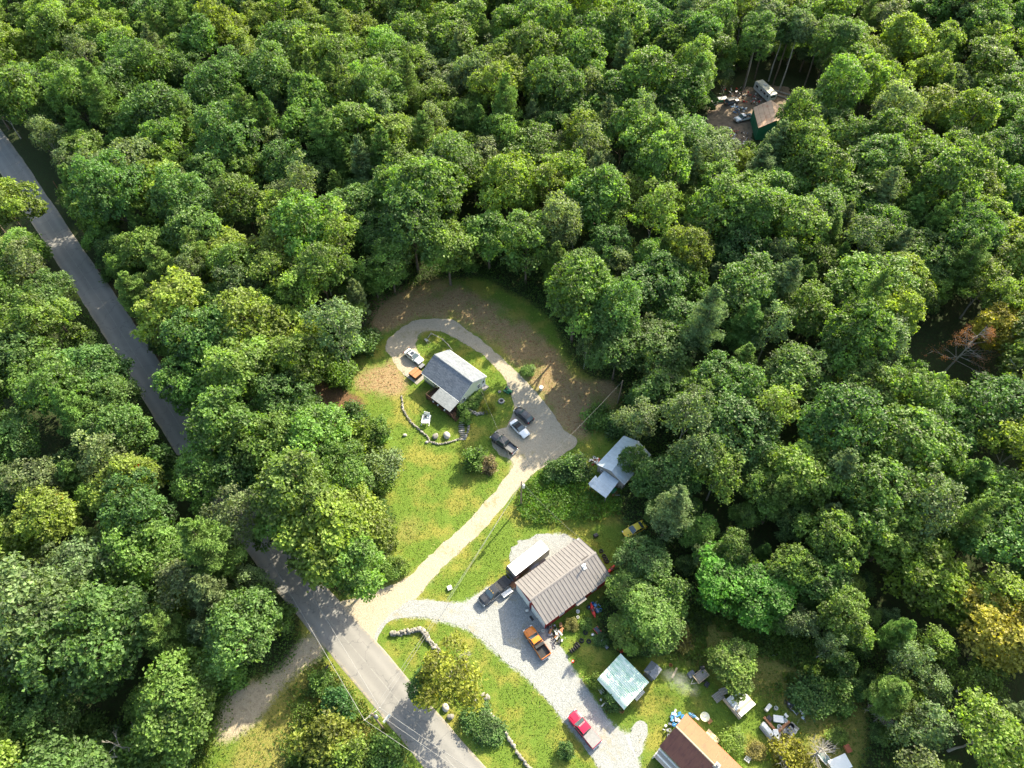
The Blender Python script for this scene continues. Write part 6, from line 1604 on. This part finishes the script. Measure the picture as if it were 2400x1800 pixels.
def dead_tree(px, py, h, label, seed, lean=(0, 0), name='dead_tree', mat=PALEBARK, n=26, rust=False, spread=.35, z0=0.):
    g = G(px, py); T = empty(name, g, 0, label, 'dead tree'); r = random.Random(seed); tip = Vector((lean[0], lean[1], h))
    MB().tube([(0, 0, 0), tip * .35 + Vector((.1, 0, 0)), tip * .7, tip], [.2, .15, .09, .02], 7).build('trunk', mat, T)
    b = MB(); ends = []
    for k in range(n):
        t = r.uniform(.25, .97); p = tip * t; a = r.uniform(0, 6.28); l = h * spread * (1.1 - t) * r.uniform(.6, 1.2) + .4
        d = Vector((math.cos(a), math.sin(a), r.uniform(.1, .6))) * l; b.tube([p, p + d * .5, p + d], [.06, .035, .012], 4); ends.append(p + d)
        for _ in range(3):
            q = p + d * r.uniform(.4, .9); a2 = a + r.uniform(-1, 1); e = Vector((math.cos(a2), math.sin(a2), r.uniform(0, .5))) * l * .4; b.tube([q, q + e], [.028, .008], 4); ends.append(q + e)
    b.build('branches', mat, T)
    if rust:
        rr = np.random.default_rng(seed); E = np.array([tuple(e) for e in ends]); E = np.repeat(E, 14, 0) + rr.normal(0, .35, (len(E) * 14, 3))
        V, F, TT = cards(rr, E, rr.normal(size=E.shape), np.full(len(E), .3), np.full(len(E), .09), np.tile([.5, .3, .5, 1.], (len(E), 1)))
        o = link('withered_needles', np_mesh('withered_needles', V, F, NEEDLE, TT), T); o.color = (.26, .12, .06, 1)
    return T
dead_tree(2215, 870, 14, 'bare dead conifer with rusty needles at the right', 1, (2, 1), rust=True, n=40, spread=.42)
dead_tree(2290, 960, 15, 'bare leaning dead trunk below the rusty dead conifer', 2, (4, 2.5), n=24)
dead_tree(2330, 985, 14, 'bare dead trunk at the far right edge', 3, (5, 4), n=20)
dead_tree(322, 1768, 9.5, 'bleached dead trunk standing in the lower left wood', 4, (-.6, .4), n=10)
dead_tree(318, 1772, 8.0, 'thinner bleached dead trunk beside the tall one, lower left', 5, (-2.6, -1.4), n=8)
dead_tree(1060, 1602, 5.5, 'bare grey limbs inside the yellowing road tree', 6, (.3, .2), n=22, spread=.7)
dead_tree(1092, 1548, 3.6, 'small bare twiggy sapling above the yellowing road tree', 7, n=16, spread=.4)
dead_tree(1900, 1775, 4.2, 'bare grey bush of branches beside the window frame', 8, (.6, .5), n=40, spread=.8)
dead_tree(1835, 1775, 3.4, 'bare twiggy bush below the plank platform', 9, (-.4, .3), n=30, spread=.8)
dead_tree(735, 660, 11, 'pale bare trunk at the wood edge left of the clearing', 10, (.5, .5), n=10)
dead_tree(2045, 1668, 1.6, 'heap of cut grey branches on the grass right of the yard', 11, (1.4, -1.6), name='brush_pile', n=40, spread=1.6)
def tall_tree(px, py, zc, label, k):
    g = G(px, py); o = empty('tall_tree', g, k * 1.1, label, 'tree')
    MB().tube([(0, 0, 0), (.15, .1, zc * .4), (-.1, .2, zc * .8), (0, 0, zc + 2)], [.24, .2, .15, .05], 7).build('trunk', PALEBARK if k % 2 else BARK, o)
    c = link('crown', BROAD[(k * 3) % 8][0], o, (0, 0, zc + 2.5), 0, .85); col = TONES[('fresh green', 'dark green', 'pale grey-green')[k % 3]]; c.color = (*col, 1); TREES.append((g.x, g.y, 4.))
for k, (x, y, w) in enumerate(((1737, 221, 'left of the camper, nearest the dark grey car'), (1744, 206, 'left of the camper, behind the nearest trunk'), (1768, 186, 'right behind the left end of the camper'), (1801, 190, 'behind the middle of the camper'), (1811, 200, 'behind the camper, second from its right end'), (1826, 212, 'at the right end of the camper'), (1880, 215, 'standing well right of the camper'), (1924, 224, 'farthest right of the bare-trunked row'))):
    tall_tree(x, y, 14 + (k % 3), 'tall tree with bare trunk ' + w, k)
T = thing('fallen_log', 1850, 226, -.6, 'fallen grey logs on the ground right of the camper', 'log'); MB().tube([(-5, 0, .3), (0, .3, .35), (5, 0, .25)], [.22, .2, .12], 7).build('log', PALEBARK, T); MB().tube([(-3, -2, .3), (4, -1.2, .3)], [.2, .12], 7).build('log', PALEBARK, T)

# ------------------------------------------------------------------ ground cover that nobody could count
def sample(m, x, y):
    i = np.clip(((y - gy[0]) / CELL).astype(int), 0, len(gy) - 1); j = np.clip(((x - gx[0]) / CELL).astype(int), 0, len(gx) - 1); return m[i, j]
m_road = np.zeros_like(XX)
_d = np.full(XX.shape, 99.)
for cx_, cy_ in ROADW[::2]: _d = np.minimum(_d, np.hypot(XX - cx_, YY - cy_))
m_road = (_d < 4.4).astype(float)
m_hard = np.clip(mask([TAN, GREY, GREY2, WHITEPATCH], 0, .3, 9) + m_road, 0, 1)
for cx_, cy_, rr_ in ((-12.1, 88.9, 5.2), (8.8, 44.8, 5.), (5., 41.5, 4.6), (12.5, 48., 4.8), (21.6, 68.7, 4.2), (2.7, 48.6, 2.5), (17.8, 28.5, 3.2)): m_hard = np.maximum(m_hard, (np.hypot(XX - cx_, YY - cy_) < rr_))
def cover(name, label, n, weight, color, size, hgt, seed, mat=LEAF, up=.25, clump=None):
    r = np.random.default_rng(seed); x, y = r.uniform(gx[0], gx[-1], n * 6), r.uniform(gy[0], gy[-1], n * 6)
    w = sample(weight, x, y) * (fbm(x, y, 3., seed) > .3 + .35 * r.random(n * 6) * (clump or 0)); k = r.random(n * 6) < w; x, y = x[k][:n], y[k][:n]; n = len(x)
    C = np.stack([x, y, r.uniform(.2, 1., n) * hgt], 1); N = r.normal(size=(n, 3)) * np.array([1, 1, .5]) + np.array([0, 0, up])
    tt = np.clip(.45 + .5 * (fbm(x, y, 4., seed + 3) - .5) + r.normal(0, .2, n), 0, 1); T = np.stack([tt, np.clip(fbm(x, y, 6., seed + 5) * 1.2 - .1, 0, 1), r.random(n), np.ones(n)], 1)
    ln = size * r.uniform(.6, 1.5, n); V, F, TT = cards(r, C, N, ln, ln * .45, T); V[:, 2] = np.maximum(V[:, 2], .005)
    o = link(name, np_mesh(name, V, F, mat, TT)); o.color = (*color, 1); tag(o, label, kind='stuff'); return o
ringr = ((_d > 3.3) & (_d < 4.9)).astype(float); wob_ = fbm(XX, YY, 2., 44) > .42
m_tan_in = mask([TAN, GREY], 0, .2, 9); drive_ring = (blur(m_tan_in, 2) > .02) * (m_tan_in < .5)
verge_w = np.clip(ringr + drive_ring * 1., 0, 1) * wob_ * (1 - m_tan_in)
lawnw = np.clip(m_open - m_dry - m_straw * .7 - m_sand * 1.2 - m_grav * 1.5 - m_lit, 0, 1) * (1 - m_hard)
cover('lawn_grass', 'short mown green grass of the lawns', 75000, lawnw, (.13, .19, .03), .22, .1, 21, NEEDLE, .5)
cover('dry_grass', 'dry brown and straw coloured grass above the driveway', 26000, np.clip(m_dry, 0, 1) * (1 - m_hard), (.27, .2, .11), .26, .12, 22, NEEDLE, .6)
cover('straw_grass', 'tall yellowish grass on the weedy ground', 26000, np.clip(m_straw, 0, 1) * (1 - m_hard), (.17, .17, .035), .3, .3, 23, NEEDLE, .5)
cover('verge_grass', 'dry yellow grass and grit along road and driveway edges', 9000, verge_w * (m_open > .4) * (_d > 3.2), (.36, .3, .13), .24, .1, 24, NEEDLE, .6)
FERN = [(1218, 1149), (1240, 1130), (1275, 1102), (1302, 1086), (1335, 1090), (1367, 1117), (1380, 1150), (1416, 1172), (1451, 1174), (1450, 1215), (1403, 1222), (1348, 1227), (1294, 1232), (1245, 1232), (1213, 1214), (1205, 1190)]
m_fern = mask([FERN], 0, .6, 15)
def bank(name, label, weight, color, n, hgt, size, seed, clumpsize=3.):
    r = np.random.default_rng(seed); x, y = r.uniform(gx[0], gx[-1], n * 60), r.uniform(gy[0], gy[-1], n * 60); k = r.random(n * 60) < sample(weight, x, y); x, y = x[k][:n], y[k][:n]; n = len(x)
    top = hgt * (.35 + .9 * fbm(x, y, clumpsize, seed)); C = np.stack([x, y, top * r.uniform(.55, 1., n)], 1); N = r.normal(0, .55, (n, 3)) + np.array([0, 0, .8])
    tt = np.clip(.5 + 1.1 * (fbm(x, y, 1.5, seed + 3) - .5) + r.normal(0, .18, n), 0, 1); T = np.stack([tt, np.clip(fbm(x, y, 4., seed + 5) * 1.3 - .15, 0, 1), r.random(n), np.ones(n)], 1)
    ln = size * r.uniform(.7, 1.5, n); V, F, TT = cards(r, C, N, ln, ln * .6, T); V[:, 2] = np.maximum(V[:, 2], .01)
    o = link(name, np_mesh(name, V, F, LEAF, TT)); o.color = (*color, 1); return tag(o, label, kind='stuff')
bank('fern_bank', 'dense green fern and knotweed bank between the drive and the shed', m_fern, (.07, .155, .02), 16000, 1.3, .38, 31)
wide = blur(m_open, 9); edge = np.clip((wide > .02) & (m_open < .55), 0, 1) * (1 - m_hard) * (1 - m_road)
bank('edge_undergrowth', 'rough undergrowth along the edges of the clearings', edge * .9, (.05, .105, .02), 60000, 1.3, .36, 32)
WEED = [(1560, 1450), (1650, 1430), (1800, 1470), (1980, 1540), (2060, 1690), (2010, 1720), (1950, 1660), (1860, 1650), (1780, 1610), (1760, 1560), (1700, 1500), (1640, 1560), (1570, 1545)]
WEED2 = [(700, 1590), (745, 1560), (790, 1590), (850, 1655), (905, 1740), (960, 1850), (640, 1850), (690, 1700)]
WEED3 = [(455, 1850), (480, 1700), (500, 1600), (560, 1590), (640, 1570), (540, 1600), (510, 1650), (500, 1720), (470, 1850)]
bank('weeds', 'tangle of weeds and low bushes at the back of the yards', mask([WEED, WEED2, WEED3], 2, 1., 16) * (1 - m_hard) * (fbm(XX, YY, 5, 90) > .42), (.08, .135, .022), 34000, 1.1, .34, 33)

# chimney smoke drifting over the yard
def smoke():
    a, b = G(1534, 1564, 3.0), G(1630, 1622, 1.4); d = b - a; L = Vector((d.x, d.y)).length; secs = []; n = 14
    for i in range(12):
        t = i / 11; q = .35 + 2.1 * math.sin(min(1, t * 1.05) * math.pi * .62) * (1 - .35 * t ** 3)
        secs.append([(-.4 + t * (L + 2.), q * math.cos(2 * math.pi * k / n), d.z * t + math.sin(2 * math.pi * k / n) * q * .55) for k in range(n)])
    me = MB().loft(secs).mesh('smoke', None, True); m = bpy.data.materials.new('smoke'); m.use_nodes = True; nt = m.node_tree; nt.nodes.remove(nt.nodes['Principled BSDF'])
    v = nt.nodes.new('ShaderNodeVolumePrincipled'); v.inputs['Color'].default_value = (.93, .96, .97, 1); v.inputs['Anisotropy'].default_value = .2
    tc = nt.nodes.new('ShaderNodeTexCoord'); nz = nt.nodes.new('ShaderNodeTexNoise'); nz.inputs['Scale'].default_value = .75; nz.inputs['Detail'].default_value = 5; nz.inputs['Distortion'].default_value = .8
    nt.links.new(tc.outputs['Object'], nz.inputs[0]); mr = nt.nodes.new('ShaderNodeMapRange'); nt.links.new(nz.outputs['Fac'], mr.inputs[0])
    for k, q in enumerate((.38, .7, 0., .55)): mr.inputs[k + 1].default_value = q
    vs = nt.nodes.new('ShaderNodeVectorMath'); vs.operation = 'MULTIPLY_ADD'; vs.inputs[1].default_value = (2, 2, 2); vs.inputs[2].default_value = (-1, -1, -1); nt.links.new(tc.outputs['Generated'], vs.inputs[0])
    ln = nt.nodes.new('ShaderNodeVectorMath'); ln.operation = 'LENGTH'; nt.links.new(vs.outputs[0], ln.inputs[0]); fo = nt.nodes.new('ShaderNodeMapRange'); fo.interpolation_type = 'SMOOTHSTEP'; nt.links.new(ln.outputs['Value'], fo.inputs[0])
    for k, q in enumerate((.15, .92, 1., 0.)): fo.inputs[k + 1].default_value = q
    mu = nt.nodes.new('ShaderNodeMath'); mu.operation = 'MULTIPLY'; nt.links.new(mr.outputs[0], mu.inputs[0]); nt.links.new(fo.outputs[0], mu.inputs[1])
    nt.links.new(mu.outputs[0], v.inputs['Density']); nt.links.new(v.outputs[0], nt.nodes['Material Output'].inputs['Volume']); me.materials.append(m)
    o = link('smoke', me, None, a, math.atan2(d.y, d.x)); tag(o, 'pale smoke drifting from the wood boiler', kind='stuff')
smoke()
forest()
